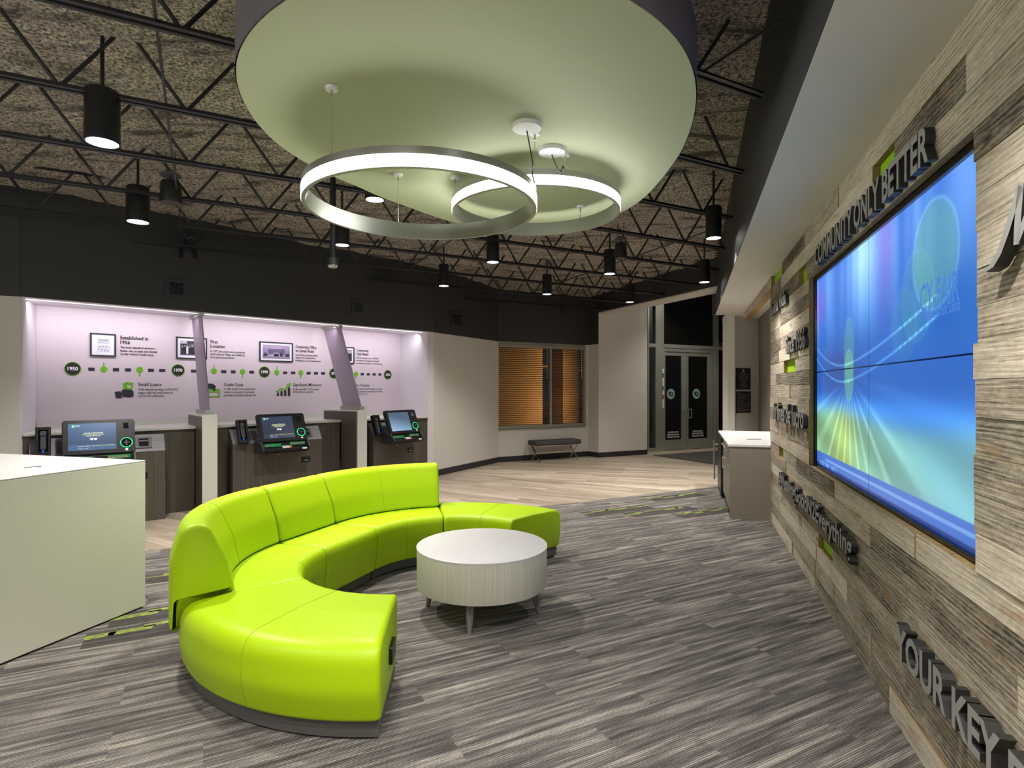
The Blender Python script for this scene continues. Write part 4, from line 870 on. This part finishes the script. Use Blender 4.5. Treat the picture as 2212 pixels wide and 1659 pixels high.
def module(kind, path, label, curved, back, extra=None):
    fn, pl = path; c, r = fn(.5)
    sc = 1.0 if not curved else 1.0
    L = pl*1.0 if not curved else pl*1.02      # arc length measured at radius ~1
    t = thing(kind, None, label, 'sofa', 'modules of the curved lime sofa', off=(0, 0, 0))
    base_ = (c + r*1.0); org = Vector((base_.x, base_.y, 0)); t.location = org
    def fix(mb): mb.v = [(v[0]-org.x, v[1]-org.y, v[2]) for v in mb.v]; return mb
    obj('seat_cushion', fix(loft(fn, L, SEAT_B if back else SEAT_O, .024)), M_LIME, t, smooth=True, angle=50)
    if back: obj('backrest', fix(loft(fn, L, BACK, .026)), M_LIME, t, smooth=True, angle=50)
    obj('plinth', fix(loft(fn, L, PL, .012, gap=.014)), M_PLINTH, t, smooth=True, angle=40)
    mb = MB()
    for u in (.12, .88):
        cc, rr = fn(u)
        for q in (.85, 1.22): mb.cone(tuple(cc+rr*q), .016, .016, 0, .013, 12)
    obj('glides', fix(mb), M_PLASTIC, t)
    def seam(poly, u, cut):
        cc, rr = fn(u); pts = [(cc.x+rr.x*a, cc.y+rr.y*a, z) for a, z in cut(inset(poly, -.0005))]; mb = MB(); mb.tube(pts, .0016, 5); obj('stitched_seam', fix(mb), M_SEAM, t)
    if curved:
        seam(SEAT_B if back else SEAT_O, .5, lambda P: [p for p in P if (p[0] < 1.0 if back else True) and p[1] > .1])
        if back: seam(BACK, .5, lambda P: [p for p in P[:-2] if p[0] > 0 and p[1] > .46 and p[0] < 1.38])
    if back:
        for u in (.5,):
            pass
    return t, fix, fn
A0, A1, A2 = 175.0, 232.6, 290.5; B1, B2 = 348.0, 404.0
m1, fix1, fn1 = module('sofa_module', arc(C1, A0, A1), 'backless curved lime end module of the sofa nearest the viewer', True, False)
module('sofa_module', arc(C1, A1, A2), 'curved lime sofa module with backrest at the left bend', True, True)
module('sofa_module', line(), 'straight lime sofa module with backrest in the middle', False, True)
module('sofa_module', arc(C2, A2, B1), 'curved lime sofa module with backrest in front of the right kiosk', True, True)
module('sofa_module', arc(C2, B1, B2), 'backless curved lime end module of the sofa beyond the round table', True, False)
# power socket in the near end face, side seams along end faces
cc, rr = fn1(0); er = Vector((rr.y, -rr.x)); org = fn1(.5)[0] + fn1(.5)[1]*1.0
tf = Matrix(((rr.x, -daz(A0-90).x*-1, 0, cc.x-org.x), (rr.y, daz(A0-90).y, 0, cc.y-org.y), (0, 0, 1, 0), (0, 0, 0, 1)))
mb = MB(); mb.rbox_y(.92, 1.06, .22, .31, -.002, .014, .012, M=tf); obj('power_socket', mb, M_PLASTIC, m1)
# ------------------------------------------------------------------ coffee table
ct = thing('coffee_table', None, 'round pale laminate drum coffee table on grey splayed legs', 'table', off=(-.215, 4.17, 0))
mb = MB(); n = 96; mb.lathe((0, 0), [(.0, .200), (.463, .200), (.466, .204), (.466, .462)], n); obj('drum', mb, M_TABLE, ct, smooth=True, angle=40)
mb = MB(); mb.lathe((0, 0), [(.466, .462), (.468, .464), (.468, .474), (.464, .476), (0, .476)], n); obj('table_top', mb, M_TABTOP, ct, smooth=True, angle=40)
for k in range(4):
    a = R(-99 + 90*k); p = Vector((math.cos(a), math.sin(a))); mb = MB(); nn_ = 16; prof = [(.030, .20, .37), (.027, .14, .382), (.020, .05, .398), (.015, .0, .408)]; vs = []
    for r_, z, d in prof: vs += [(p.x*d + r_*math.cos(2*math.pi*i/nn_), p.y*d + r_*math.sin(2*math.pi*i/nn_), z) for i in range(nn_)]
    fs = [(j*nn_+i, j*nn_+(i+1) % nn_, (j+1)*nn_+(i+1) % nn_, (j+1)*nn_+i) for j in range(3) for i in range(nn_)] + [tuple(range(nn_)), tuple(range(3*nn_, 4*nn_))]
    mb.add(vs, fs); obj('leg', mb, M_GREYWOOD, ct, smooth=True)
# ------------------------------------------------------------------ white desk at the left
DK = Fr((-2.679 - .2845*2.2, 4.228 - .9587*2.2), (-2.679, 4.228))   # side panel, reading away from the camera; i points left
DKa = R(90-16.5)
dk = thing('service_desk', DK, 'white speckled waterfall desk cropped by the left frame edge', 'desk')
mb = MB(); mb.box(.0, DK.L, 0, .035, .012, 1.062); mb.box(DK.L-.035, DK.L, .036, 1.75, .012, 1.062); mb.box(0, .035, .036, 1.75, .012, 1.062); obj('side_panel', mb, M_QUARTZ, dk, bevel=.002)
mb = MB(); mb.box(.0, DK.L, 0, 1.75, 1.063, 1.073); obj('desk_top', mb, M_QUARTZ_T, dk, bevel=.003)
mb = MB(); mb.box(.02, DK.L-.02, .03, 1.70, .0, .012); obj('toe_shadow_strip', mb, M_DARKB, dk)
gp = floor_pt(71, 1009, 1.073); gl = Vector(((gp-DK.o).dot(DK.t), (gp-DK.o).dot(DK.i)))
mb = MB(); mb.lathe(tuple(gl), [(.034, 1.0735), (.037, 1.0755), (.045, 1.0755), (.047, 1.0735)], 32); obj('grommet_ring', mb, M_NICKEL, dk, smooth=True); mb = MB(); mb.cone(tuple(gl), .033, .033, 1.073, 1.0742, 28); obj('grommet_cap', mb, M_ALU, dk)
# ------------------------------------------------------------------ upholstered bench under the window
bn = Fr(WW.w(WW.x(1136), -.25)[:2], WW.w(WW.x(1136)+1, -.25)[:2]); bl = 1.18
b = thing('bench', bn, 'charcoal upholstered bench with chrome crossed legs under the window', 'bench')
mb = MB(); mb.rbox_y(0, bl, .35, .455, -.21, .18, .03); o = obj('cushion', mb, M_FABRIC, b, bevel=.03, seg=4, smooth=True)
mb = MB()
for z in (.345,): mb.box(.05, bl-.05, -.18, -.155, z-.012, z); mb.box(.05, bl-.05, .125, .15, z-.012, z)
obj('seat_rail', mb, M_CHROME, b)
mb = MB(); mb.box(.1, bl-.1, -.015, .012, .165, .19); obj('stretcher', mb, M_CHROME, b, bevel=.003)
for x in (.09, bl-.09):
    mb = MB(); mb.bar((x, -.20, .0), (x, .17, .345), .03, .012); mb.bar((x, .17, .0), (x, -.20, .345), .03, .012); mb.box(x-.015, x+.015, -.21, .18, .333, .345); obj('leg', mb, M_CHROME, b, bevel=.002)
# ------------------------------------------------------------------ refreshment cabinet against the end of the wood wall
CBx0, CBx1 = -9.60, -7.268     # in wood-wall coordinates (x decreasing = farther)
cb = thing('cabinet', WOOD, 'taupe laminate refreshment cabinet with white top at the far end of the wood wall', 'cabinet', off=(CBx0, -.471, 0)); W_ = CBx1-CBx0
mb = MB(); mb.box(W_-.02, W_, 0.0, .466, 0, .882); mb.box(.0, W_-.02, .02, .455, .10, .88); mb.box(0, W_-.07, .455, .79, .0, .88); mb.box(0, W_-.02, .06, .455, 0, .10); obj('carcass', mb, M_PANEL, cb)
mb = MB(); mb.box(-.015, W_+.012, -.02, .455, .882, .914); mb.box(-.015, W_-.07, .455, .80, .882, .914); obj('worktop', mb, M_QUARTZ_T, cb, bevel=.004)
mb = MB(); mb.box(-.015, W_-.07, .775, .80, .915, 1.02); obj('backsplash', mb, M_QUARTZ_T, cb, bevel=.003)
xs = [W_-.02-.45*k for k in range(4)]
for k in range(3):
    x1, x0 = xs[k]-.003, xs[k+1]+.003
    mb = MB(); mb.box(x0, x1, 0, .018, .715, .872); d = obj('drawer', mb, M_PANEL, cb, bevel=.002)
    mb = MB(); zc = .81; xm = (x0+x1)/2; mb.bar((xm-.10, -.030, zc), (xm+.10, -.030, zc), .006, n=8); mb.bar((xm-.08, -.03, zc), (xm-.08, 0, zc), .005, n=8); mb.bar((xm+.08, -.03, zc), (xm+.08, 0, zc), .005, n=8); obj('drawer_pull', mb, M_NICKEL, d, smooth=True)
    mb = MB(); mb.box(x0, x1, 0, .018, .11, .708); d = obj('door', mb, M_PANEL, cb, bevel=.002)
    mb = MB(); xh = x0+.05 if k % 2 else x1-.05; mb.bar((xh, -.03, .50), (xh, -.03, .66), .006, n=8); mb.bar((xh, -.03, .52), (xh, 0, .52), .005, n=8); mb.bar((xh, -.03, .64), (xh, 0, .64), .005, n=8); obj('door_pull', mb, M_NICKEL, d, smooth=True)
fx = xs[3]; fg = thing('mini_fridge', WOOD, 'black under-counter refrigerator with long vertical handle at the far end of the cabinet', 'refrigerator', off=(CBx0, -.471, 0))
mb = MB(); mb.box(.01, fx-.01, -.03, .018, .03, .868); obj('door', mb, M_PLASTIC, fg, bevel=.006); mb = MB(); mb.bar((.10, -.085, .14), (.10, -.085, .76), .013, n=12); mb.bar((.10, -.085, .20), (.10, -.03, .20), .009, n=8); mb.bar((.10, -.085, .70), (.10, -.03, .70), .009, n=8); obj('door_handle', mb, M_NICKEL, fg, smooth=True)
pk = WOOD.at(1632, 949, -.15); gp = floor_pt(1629, 949, .914); rel = gp - WOOD.o; px_, py_ = rel.dot(WOOD.t), rel.dot(WOOD.i)
mb = MB(); mb.prism([(0, 0), (.20, .02), (.21, .04), (.11, .035), (0, .02)], .9142, .919); mb.prism([(.05, .0), (.14, -.01), (.15, .012), (.06, .015)], .919, .922)
o = tag(obj('folded_tool', mb, M_PLASTIC, fr=Fr((gp.x-.1, gp.y-.02), (gp.x+.9, gp.y+.02))), 'small flat black item lying on the white cabinet top', 'accessory')
# notices on the wall
def notice(pa, pb, pt, pb2, label, fn):
    x0, x1 = SW.x(pa), SW.x(pb); z1, z0 = SW.z(pa, pt), SW.z(pa, pb2); W_, H_ = x1-x0, z1-z0
    t = thing('notice_sign', SW, label, 'sign', 'black notice signs on the white wall', off=(x0, -.002, z0)); mb = MB(); mb.box(0, W_, -.010, 0, 0, H_); obj('plaque', mb, mat('plaque_black', lin(38, 34, 38), .4), t, bevel=.002)
    mb = MB(); fn(mb, W_, H_); obj('print', mb, mat('plaque_print', lin(196, 196, 200), .6), t)
def n1(mb, W_, H_):
    mb.prism([(W_*.5, H_*.95), (W_*.59, H_*.90), (W_*.56, H_*.90), (W_*.56, H_*.83), (W_*.44, H_*.83), (W_*.44, H_*.90), (W_*.41, H_*.90)], -.0125, -.011, 'y')
    L = [('NOTICE', .28), ('EQUAL HOUSING LENDER', .5), ('We do business in accordance with Federal Fair Lending Laws', .84), ('Under the Federal Fair Housing Act', .5), ('it is illegal on the basis of race color national origin', .66), ('religion sex handicap or familial status to', .66), ('deny a loan for the purpose of purchasing', .54), ('constructing improving or repairing', .5), ('a dwelling or to discriminate', .44), ('in fixing the amount', .34), ('interest rate duration', .32), ('If you believe you have been', .5), ('discriminated against you should send', .6), ('a complaint to the Assistant Secretary', .56), ('for Fair Housing and Equal', .5), ('Opportunity', .3)]
    for i, (s, w_) in enumerate(L): text(mb, s, W_*(.5-w_/2), W_*(.5+w_/2), H_*(.77-.046*i), H_*.019, -.0115, res=1, bold=.02)
def n2(mb, W_, H_):
    L = [('NOTICE', .28), ('of the right to receive a copy of an appraisal', .88), ('you have the right to a copy of the report used', .9), ('in connection with your application for credit', .8), ('if you wish a copy please write to us', .7), ('at the mailing address we have provided', .84), ('------------------------------', .92), ('YOUR RIGHTS', .36), ('the credit union follows the Community rules', .9), ('and the Equal Credit Opportunity Act', .5), ('prohibits creditors from discriminating against', .9), ('credit applicants on the basis of race color', .9), ('religion national origin sex marital status', .86), ('------------------------------', .92), ('FEDERAL CREDIT UNION', .55), ('the federal agency that administers compliance', .88), ('with this law concerning this creditor is', .84), ('the National Credit Union Administration', .5)]
    for i, (s, w_) in enumerate(L): text(mb, s, W_*.05, W_*(.05+w_), H_*(.92-.051*i), H_*.022, -.0115, res=1, bold=.02)
notice(1589, 1620.5, 795, 841.5, 'upper black notice sign with a small house symbol on the white wall', n1)
notice(1589.3, 1621, 845.5, 892, 'lower black notice sign with lines of print on the white wall', n2)
# ------------------------------------------------------------------ roof joists
def jends(D, k):
    # left end: where the joist meets the dark wall, right end: fascia or beam
    ts = []
    Yr = (D + .2383)/(.882 - .1426); Lr = (M_J*D).x*0 + (Vector((.506+.3028*Yr, Yr))).dot(E_J)
    b = BM.o - M_J*D; tb = b.dot(BM.i)/E_J.dot(BM.i) if abs(E_J.dot(BM.i)) > 1e-6 else 99
    P = M_J*D + E_J*Lr; 
    if (P - BM.o).dot(BM.i) > 0: Lr = tb
    Ll = -10.5
    for fr in (PIER, RF, RW, WW):
        den = E_J.dot(fr.i)
        if abs(den) < 1e-6: continue
        s = (fr.o - M_J*D).dot(fr.i)/den; q = M_J*D + E_J*s; x = (q-fr.o).dot(fr.t)
        if -0.02 <= x <= fr.L+.02 and s < Lr - .3: Ll = max(Ll, s)
    return Ll, Lr
ords = ['nearest', 'second', 'third', 'fourth', 'fifth', 'sixth', 'seventh', 'eighth', 'ninth', 'tenth', 'eleventh']
for k in range(-2, 9):
    D = 2.64 + .97*k; Ll, Lr = jends(D, k); zb = zb_j(D); Lr -= .005; Ll += .005
    if k <= -1: Ll, Lr = max(Ll, -8.5), Lr
    J = Fr(LD(0, D)[:2], LD(1, D)[:2]); a, b_ = Ll, Lr
    t = thing('roof_joist', J, 'black open-web steel roof joist, %s counted from the viewer towards the window' % ords[k+2], 'joist', 'open-web steel joists under the roof', off=(a, 0, zb)); Lj = b_-a; d = .44
    mb = MB(); 
    for s in (-1, 1): mb.box(0, Lj, s*.012, s*.042, 0, .006); mb.box(0, Lj, s*.010, s*.016, 0, .034)
    obj('bottom_chord', mb, M_JOIST, t)
    mb = MB(); 
    for s in (-1, 1): mb.box(0, Lj, s*.012, s*.042, d-.006, d); 
    obj('top_chord', mb, M_JOIST, t)
    mb = MB(); pn = .70; ph = (-a-.1) % pn; x = ph - pn
    while x < Lj:
        for q in ((x, .012, x+pn/2-.04, d), (x+pn/2+.04, d, x+pn, .012)):
            x0, z0_, x1, z1_ = q
            if x0 >= 0 and x1 <= Lj: mb.bar((x0, 0, z0_), (x1, 0, z1_), .0128, n=8)
        x += pn
    obj('web_rods', mb, M_JOIST, t)
for L, D0_, D1_, lb in ((-.22, -2, 8.9, 'left'), (2.75, 1.5, 10.0, 'middle'), (5.4, 3, 10.6, 'right')):
    p0, p1 = LD(L, D0_, zb_j(D0_)+.02), LD(L, D1_, zb_j(D1_)+.02); mb = MB(); mb.bar(p0, p1, .009, n=8)
    tag(obj('bridging_rod', mb, M_JOIST), '%s thin bridging rod running across the roof joists' % lb, 'rod', 'bridging rods across the joists')
# ------------------------------------------------------------------ round ceiling cloud and ring pendants
HD = 3.02
cen = np.array([-.18, 3.3])
RIM = np.array([(-.814, 2.118), (-.926, 2.194), (-1.04, 2.307), (-1.152, 2.445), (-1.223, 2.56), (-1.29, 2.731), (-1.345, 2.944), (-1.367, 3.153), (-1.36, 3.40), (-1.295, 3.645), (-1.085, 4.062), (-.814, 4.517), (-.60, 4.83), (-.388, 5.09), (-.12, 5.27), (.18, 5.33), (.48, 5.22),
                (.70, 5.0), (.891, 4.683), (.975, 4.36), (1.0, 4.034), (1.010, 3.683), (.989, 3.299), (.938, 2.998), (.864, 2.731), (.774, 2.521), (.664, 2.351), (.542, 2.213), (.421, 2.118), (.24, 1.99), (.02, 1.90), (-.22, 1.87), (-.46, 1.91), (-.66, 2.01)])
th_ = np.arctan2(RIM[:, 1]-cen[1], RIM[:, 0]-cen[0]); rr_ = np.hypot(RIM[:, 0]-cen[0], RIM[:, 1]-cen[1]); od = np.argsort(th_); th_, rr_ = th_[od], rr_[od]
n = 240; tt_ = np.linspace(-math.pi, math.pi, n, endpoint=False); r_i = np.interp(tt_, th_, rr_, period=2*math.pi)
ker = np.exp(-(np.arange(-12, 13)/4.5)**2); ker /= ker.sum(); r_i = np.convolve(np.concatenate([r_i[-12:], r_i, r_i[:12]]), ker, 'valid'); ring = [cen + r*np.array([math.cos(a), math.sin(a)]) for a, r in zip(tt_, r_i)]
cl = thing('ceiling_cloud', None, 'huge pale oval ceiling cloud hanging over the sofa', 'ceiling panel', off=(float(cen[0]), float(cen[1]), HD)); rp = [(float(q[0]-cen[0]), float(q[1]-cen[1])) for q in ring]
mb = MB(); mb.prism(rp, 0, .012); obj('underside_panel', mb, M_DISC, cl, smooth=True, angle=30)
mb = MB(); rp2 = [(x*1.004, y*1.004) for x, y in rp]; nn2 = len(rp2); mb.add([(x, y, .003) for x, y in rp2] + [(x, y, .26) for x, y in rp2], [(i, (i+1) % nn2, nn2+(i+1) % nn2, nn2+i) for i in range(nn2)] + [tuple(range(nn2, 2*nn2))]); obj('edge_band', mb, m_wall('cloud_edge', lin(120, 114, 122), .6), cl, smooth=True, angle=30)
mb = MB()
for u, v in ((.5, .5), (-.5, .5), (.5, -.5), (-.5, -.5)): q = np.array([u*1.2, v*1.8]); mb.bar((float(q[0]), float(q[1]), .26), (float(q[0]), float(q[1]), .72), .006, n=6)
obj('hanger_rod', mb, M_JOIST, cl)
def ring_lamp(cx, cy, r, zbot, h, label, cables, feeds, dm=None):
    t = thing('ring_pendant', None, label, 'pendant lamp', 'glowing ring pendants', off=(cx, cy, zbot)); n = 128; w_ = .022
    mb = MB(); mb.lathe((0, 0), [(r-.002, .003), (r-.002, 0), (r-w_, 0), (r-w_, h), (r-.002, h), (r-.002, h*.63), (r-.010, h*.63)], n); obj('metal_band', mb, M_NICKELR, t, smooth=True, angle=35)
    mb = MB(); mb.lathe((0, 0), [(r-.010, .003), (r-.001, .003), (r, .006), (r, h*.62), (r-.010, h*.62)], n); obj('diffuser', mb, dm or M_RINGL, t, smooth=True, angle=35)
    for (x, y, big) in cables:
        mb = MB(); zc = HD - zbot; mb.lathe((x, y), [(.0, zc-.016), (.028, zc-.014), (.030, zc)], 24); obj('canopy', mb, M_INKW, t, smooth=True); mb = MB(); mb.bar((x, y, h), (x, y, zc-.012), .0016, n=6); mb.cone((x, y), .004, .004, h, h+.02, 8); mb.cone((x, y), .006, .006, zc-.045, zc-.014, 8); obj('suspension_cable', mb, M_NICKEL, t)
    for (x, y, x2, y2) in feeds:
        zc = HD - zbot; mb = MB(); mb.lathe((x, y), [(0, zc-.024), (.078, zc-.022), (.082, zc)], 32); obj('power_canopy', mb, M_INKW, t, smooth=True)
        p0, p3 = Vector((x, y, zc-.03)), Vector((x2, y2, h)); pts = []
        for i in range(17):
            s = i/16; q = p0.lerp(p3, min(1, s*1.6)) if s < .62 else p3.copy(); q.z = zc-.03 + (h-zc+.03)*s; q.z -= .10*math.sin(math.pi*min(1, s*1.6))*(1-s)*1; q.x += .012*math.sin(s*7); pts.append(q)
        mb = MB(); mb.tube([tuple(q) for q in pts], .0035, 6); obj('power_cord', mb, M_GREYP, t)
M_NICKELR = mat('ring_metal', lin(176, 178, 170), .34, .8)
def cpt(px, py, H): return ((px-CX)*H/(HY-py), FPX*H/(HY-py))   # point of a picture spot at height H above the eye
r1c = (-.505, 3.262); r2c = (.167, 4.07)
q1, q2, q3 = cpt(706, 183, 1.42), cpt(855, 384, 1.42), cpt(1146, 286, 1.42); f1_ = cpt(1138, 270, 1.42)
def rimpt(q, c, r): v = Vector(q) - Vector(c); v = v.normalized()*(r-.013); return v
c1 = [tuple(rimpt(q, r1c, .646))+(0,) for q in (q1, q2, q3)]
ring_lamp(r1c[0], r1c[1], .646, 2.60, .10, 'larger nearer glowing ring pendant under the ceiling cloud', c1, [(f1_[0]-r1c[0], f1_[1]-r1c[1], c1[2][0], c1[2][1])])
q4, q5, f2_ = cpt(1228, 325, 1.42), cpt(1254, 445, 1.42), cpt(1192, 323, 1.42)
c2 = [tuple(rimpt(q, r2c, .59))+(0,) for q in (q4, q5)] + [(-.55, -.18, 0)]
ring_lamp(r2c[0], r2c[1], .588, 2.823, .10, 'smaller farther glowing ring pendant overlapping behind the first', c2, [(f2_[0]-r2c[0], f2_[1]-r2c[1], c2[0][0], c2[0][1])])
# ------------------------------------------------------------------ cylinder downlights, speakers, camera
def lamp_area(loc, power, size, col=(1, .955, .9), rot=None, shape='DISK', size2=None, spread=180):
    l = bpy.data.lights.new('lamp_glow', 'AREA'); l.energy = power; l.size = size; l.shape = shape; l.color = col; l.spread = R(spread)
    if size2: l.size_y = size2
    o = bpy.data.objects.new('lamp_glow', l); C.objects.link(o); o.location = loc
    if rot: o.rotation_euler = rot
    return o
def cyl_proto(r, label):
    t = thing('cylinder_downlight', None, label, 'downlight', 'black cylinder downlights'); h = .34
    mb = MB(); mb.lathe((0, 0), [(r*.90, .012), (r*.90, 0), (r, 0), (r, h-.012), (r-.01, h), (0, h)], 40); obj('housing', mb, M_DARKB, t, smooth=True, angle=40)
    mb = MB(); mb.cone((0, 0), r*.895, r*.895, .008, .012, 36); obj('lens', mb, M_LENS, t)
    mb = MB(); mb.cone((0, 0), .012, .012, h, h+.62, 10); obj('stem', mb, M_DARKB, t)
    return t
def spot_lamp(loc, power): 
    l = bpy.data.lights.new('lamp_glow', 'SPOT'); l.energy = power; l.spot_size = R(112); l.spot_blend = .7; l.shadow_soft_size = .07; l.color = (1, .955, .895)
    o = bpy.data.objects.new('lamp_glow', l); C.objects.link(o); o.location = (loc[0], loc[1], loc[2]-.01); return o
ZD = 3.20; H_ = ZD - EYE
labs = [(221, 309, 0, 'large cylinder downlight nearest the left edge, high over the desk'), (298, 480, 0, 'cylinder downlight above the left kiosk beside a pendant speaker'), (739, 530, 1, 'cylinder downlight seen just below the large ring pendant beside the camera pole'),
        (809.5, 432, 1, 'cylinder downlight whose top hides behind the ceiling cloud'), (1064.5, 567, 1, 'cylinder downlight hanging below the overlap of the two rings'), (1317, 592, 1, 'cylinder downlight just left of the right-hand pendant speaker'),
        (958.5, 618, 1, 'small cylinder downlight above the angled white wall'), (1181.5, 636, 1, 'small cylinder downlight above the window with blinds'), (1360.5, 653, 1, 'smallest cylinder downlight above the white wall left of the doors'),
        (1521.5, 610, 1, 'cylinder downlight right above the glass entrance beam'), (1541.5, 515, 1, 'cylinder downlight close to the dark fascia at the right')]
pA = cyl_proto(.100, labs[0][3]); pB = cyl_proto(.082, labs[2][3]); usedA = usedB = False
for px, py, kind, lb in labs:
    H2 = H_; Y = FPX*H2/(HY-py); loc = Vector(((px-CX)/FPX*Y, Y, ZD))
    if kind == 0: o = pA if not usedA else copy_tree(pA); usedA = True
    else: o = pB if not usedB else copy_tree(pB); usedB = True
    o.location = loc; o['label'] = lb; spot_lamp(loc, P_DOWN*(1 if Y < 7 else .6))
# unseen downlights added to brighten the hall and the wood wall
for x, y in ((-5.4, 2.0), (-2.8, .6), (-5.0, -1.2), (.3, -1.6), (-2.4, -2.4), (-7.2, 4.2), (.62, 1.45), (-.6, .9), (.25, -.1)):
    o = copy_tree(pB); o.location = (x, y, ZD); o['label'] = 'black cylinder downlight added out of view to brighten the hall'; o['group'] = 'downlights added out of view'; spot_lamp((x, y, ZD), P_DOWN)
for x, y in ((-4.6, .2), (-1.6, -2.0)):  # two unseen ring pendants added to throw light up on the insulation
    ring_lamp(x, y, .60, 2.75, .22, 'glowing ring pendant added out of view to brighten the ceiling', [(.58, 0, 0), (-.29, .5, 0), (-.29, -.5, 0)], [], M_RINGB)
def speaker(px, py, d, lb, zb=3.35):
    H2 = zb-EYE; Y = FPX*H2/(HY-py); t = thing('pendant_speaker', None, lb, 'speaker', 'black pendant speakers', off=((px-CX)/FPX*Y, Y, zb)); r = d/2
    mb = MB(); mb.lathe((0, 0), [(0, .0), (r*.97, .0), (r, .012), (r*.93, .17), (r*.80, .20), (0, .205)], 36); obj('body', mb, M_DARKB, t, smooth=True, angle=40)
    mb = MB(); mb.cone((0, 0), r*.92, r*.92, -.003, .001, 32); obj('speaker_grille', mb, mat('speaker_mesh', lin(72, 66, 72), .7), t)
    mb = MB(); mb.lathe((0, 0), [(0, .25), (r*.98, .25), (r*.98, .262), (r*.5, .29), (0, .30)], 32); obj('canopy_plate', mb, mat('plate_grey', lin(92, 88, 94), .5), t, smooth=True, angle=40)
    mb = MB(); mb.bar((0, 0, .20), (0, 0, .26), .006, n=8); mb.bar((-.04, 0, .28), (-.04, 0, .48), .004, n=6); mb.bar((.04, 0, .28), (.04, 0, .48), .004, n=6); obj('hanger', mb, M_DARKB, t)
speaker(369, 438, .19, 'black pendant speaker nearest the left, beside the second downlight', 3.35); speaker(407, 559, .20, 'black pendant speaker hanging above the first vent', 3.27); speaker(1341, 558, .165, 'black pendant speaker at the right before the far downlights', 3.33)
mb = MB(); mb.lathe((0, 0), [(0, 0), (.075, 0), (.075, .14), (.05, .16), (0, .16)], 24); H2 = 3.3-EYE; Y = FPX*H2/(HY-670)
tag(obj('pendant_speaker', mb, M_DARKB, smooth=True), 'small dark pendant speaker above the window, half lost in shadow', 'speaker', 'black pendant speakers').location = ((1218-CX)/FPX*Y, Y, 3.3)
Y = 5.3; cxm = ((719-CX)/FPX*Y, Y, EYE+(HY-578)/FPX*Y)
t = thing('ceiling_camera', None, 'small dome camera on a dark pole left of the large ring', 'camera', off=cxm)
mb = MB(); mb.bar((0, 0, .08), (0, 0, 1.05), .026, n=16); obj('pole', mb, M_DARKB, t, smooth=True); mb = MB(); mb.cone((0, 0), .045, .052, .025, .085, 24); obj('camera_body', mb, M_DARKB, t, smooth=True, angle=40); mb = MB(); mb.lathe((0, 0), [(0, -.012), (.02, -.009), (.038, .005), (.043, .025)], 24); obj('lens_dome', mb, M_GLOSSBLK, t, smooth=True); mb = MB(); mb.lathe((0, 0), [(.030, -.008), (.044, .008), (.046, .02), (.04, .012)], 24); obj('trim_ring', mb, M_NICKEL, t, smooth=True)
# ------------------------------------------------------------------ light strip of the recess
mb = MB(); mb.box(.02, xo-.02, .125, .145, ZB-.009, ZB-.002); M_STRIP = mat('strip_diffuser', lin(240), .5, emit=(1, .93, 1, 1), es=.35); st_ = obj('light_strip', mb, M_STRIP, fr=RF); tag(st_, 'thin light strip in the soffit in front of the timeline mural', 'light strip')
c = RF.w(xo/2, .20, ZB-.03); o = lamp_area(c, P_COVE, xo-.1, (1, .95, 1), None, 'RECTANGLE', .05, 150); o.rotation_euler = (R(38), 0, RF.a)
# bare area light added outside the window to light the tan wall
c = WW.w(2.6, .5, 1.5); o = lamp_area(c, 22, .3, (1, .70, .38), (R(90), 0, WW.a+R(55)), 'RECTANGLE', 2.4)
c = GF.w(1.2, 3.0, 3.8); lamp_area(c, 4, .5, (.6, .9, .85))  # second bare area light, added for the dark outside the doors

# unseen cans added to brighten the notice wall and the entrance vestibule
def can(loc, power, label):
    t = thing('added_downlight', None, label, 'downlight', off=tuple(loc)); mb = MB(); mb.lathe((0, 0), [(.055, -.001), (.075, -.004), (.075, 0)], 28); obj('trim_ring', mb, M_INKW, t, smooth=True); mb = MB(); mb.cone((0, 0), .056, .056, -.002, -.001, 24); obj('lens', mb, M_LENS, t); spot_lamp(loc - Vector((0, 0, .01)), power)
can(WOOD.w(-9.0, .30, 2.932), 95, 'hidden downlight added over the white cabinet top to brighten the notice wall')
can(GF.w(.9, -1.6, 4.398), 85, 'unseen downlight added in the entrance ceiling left of the doors'); can(GF.w(2.0, -1.3, 4.398), 60, 'unseen downlight added in the entrance ceiling right of the doors')
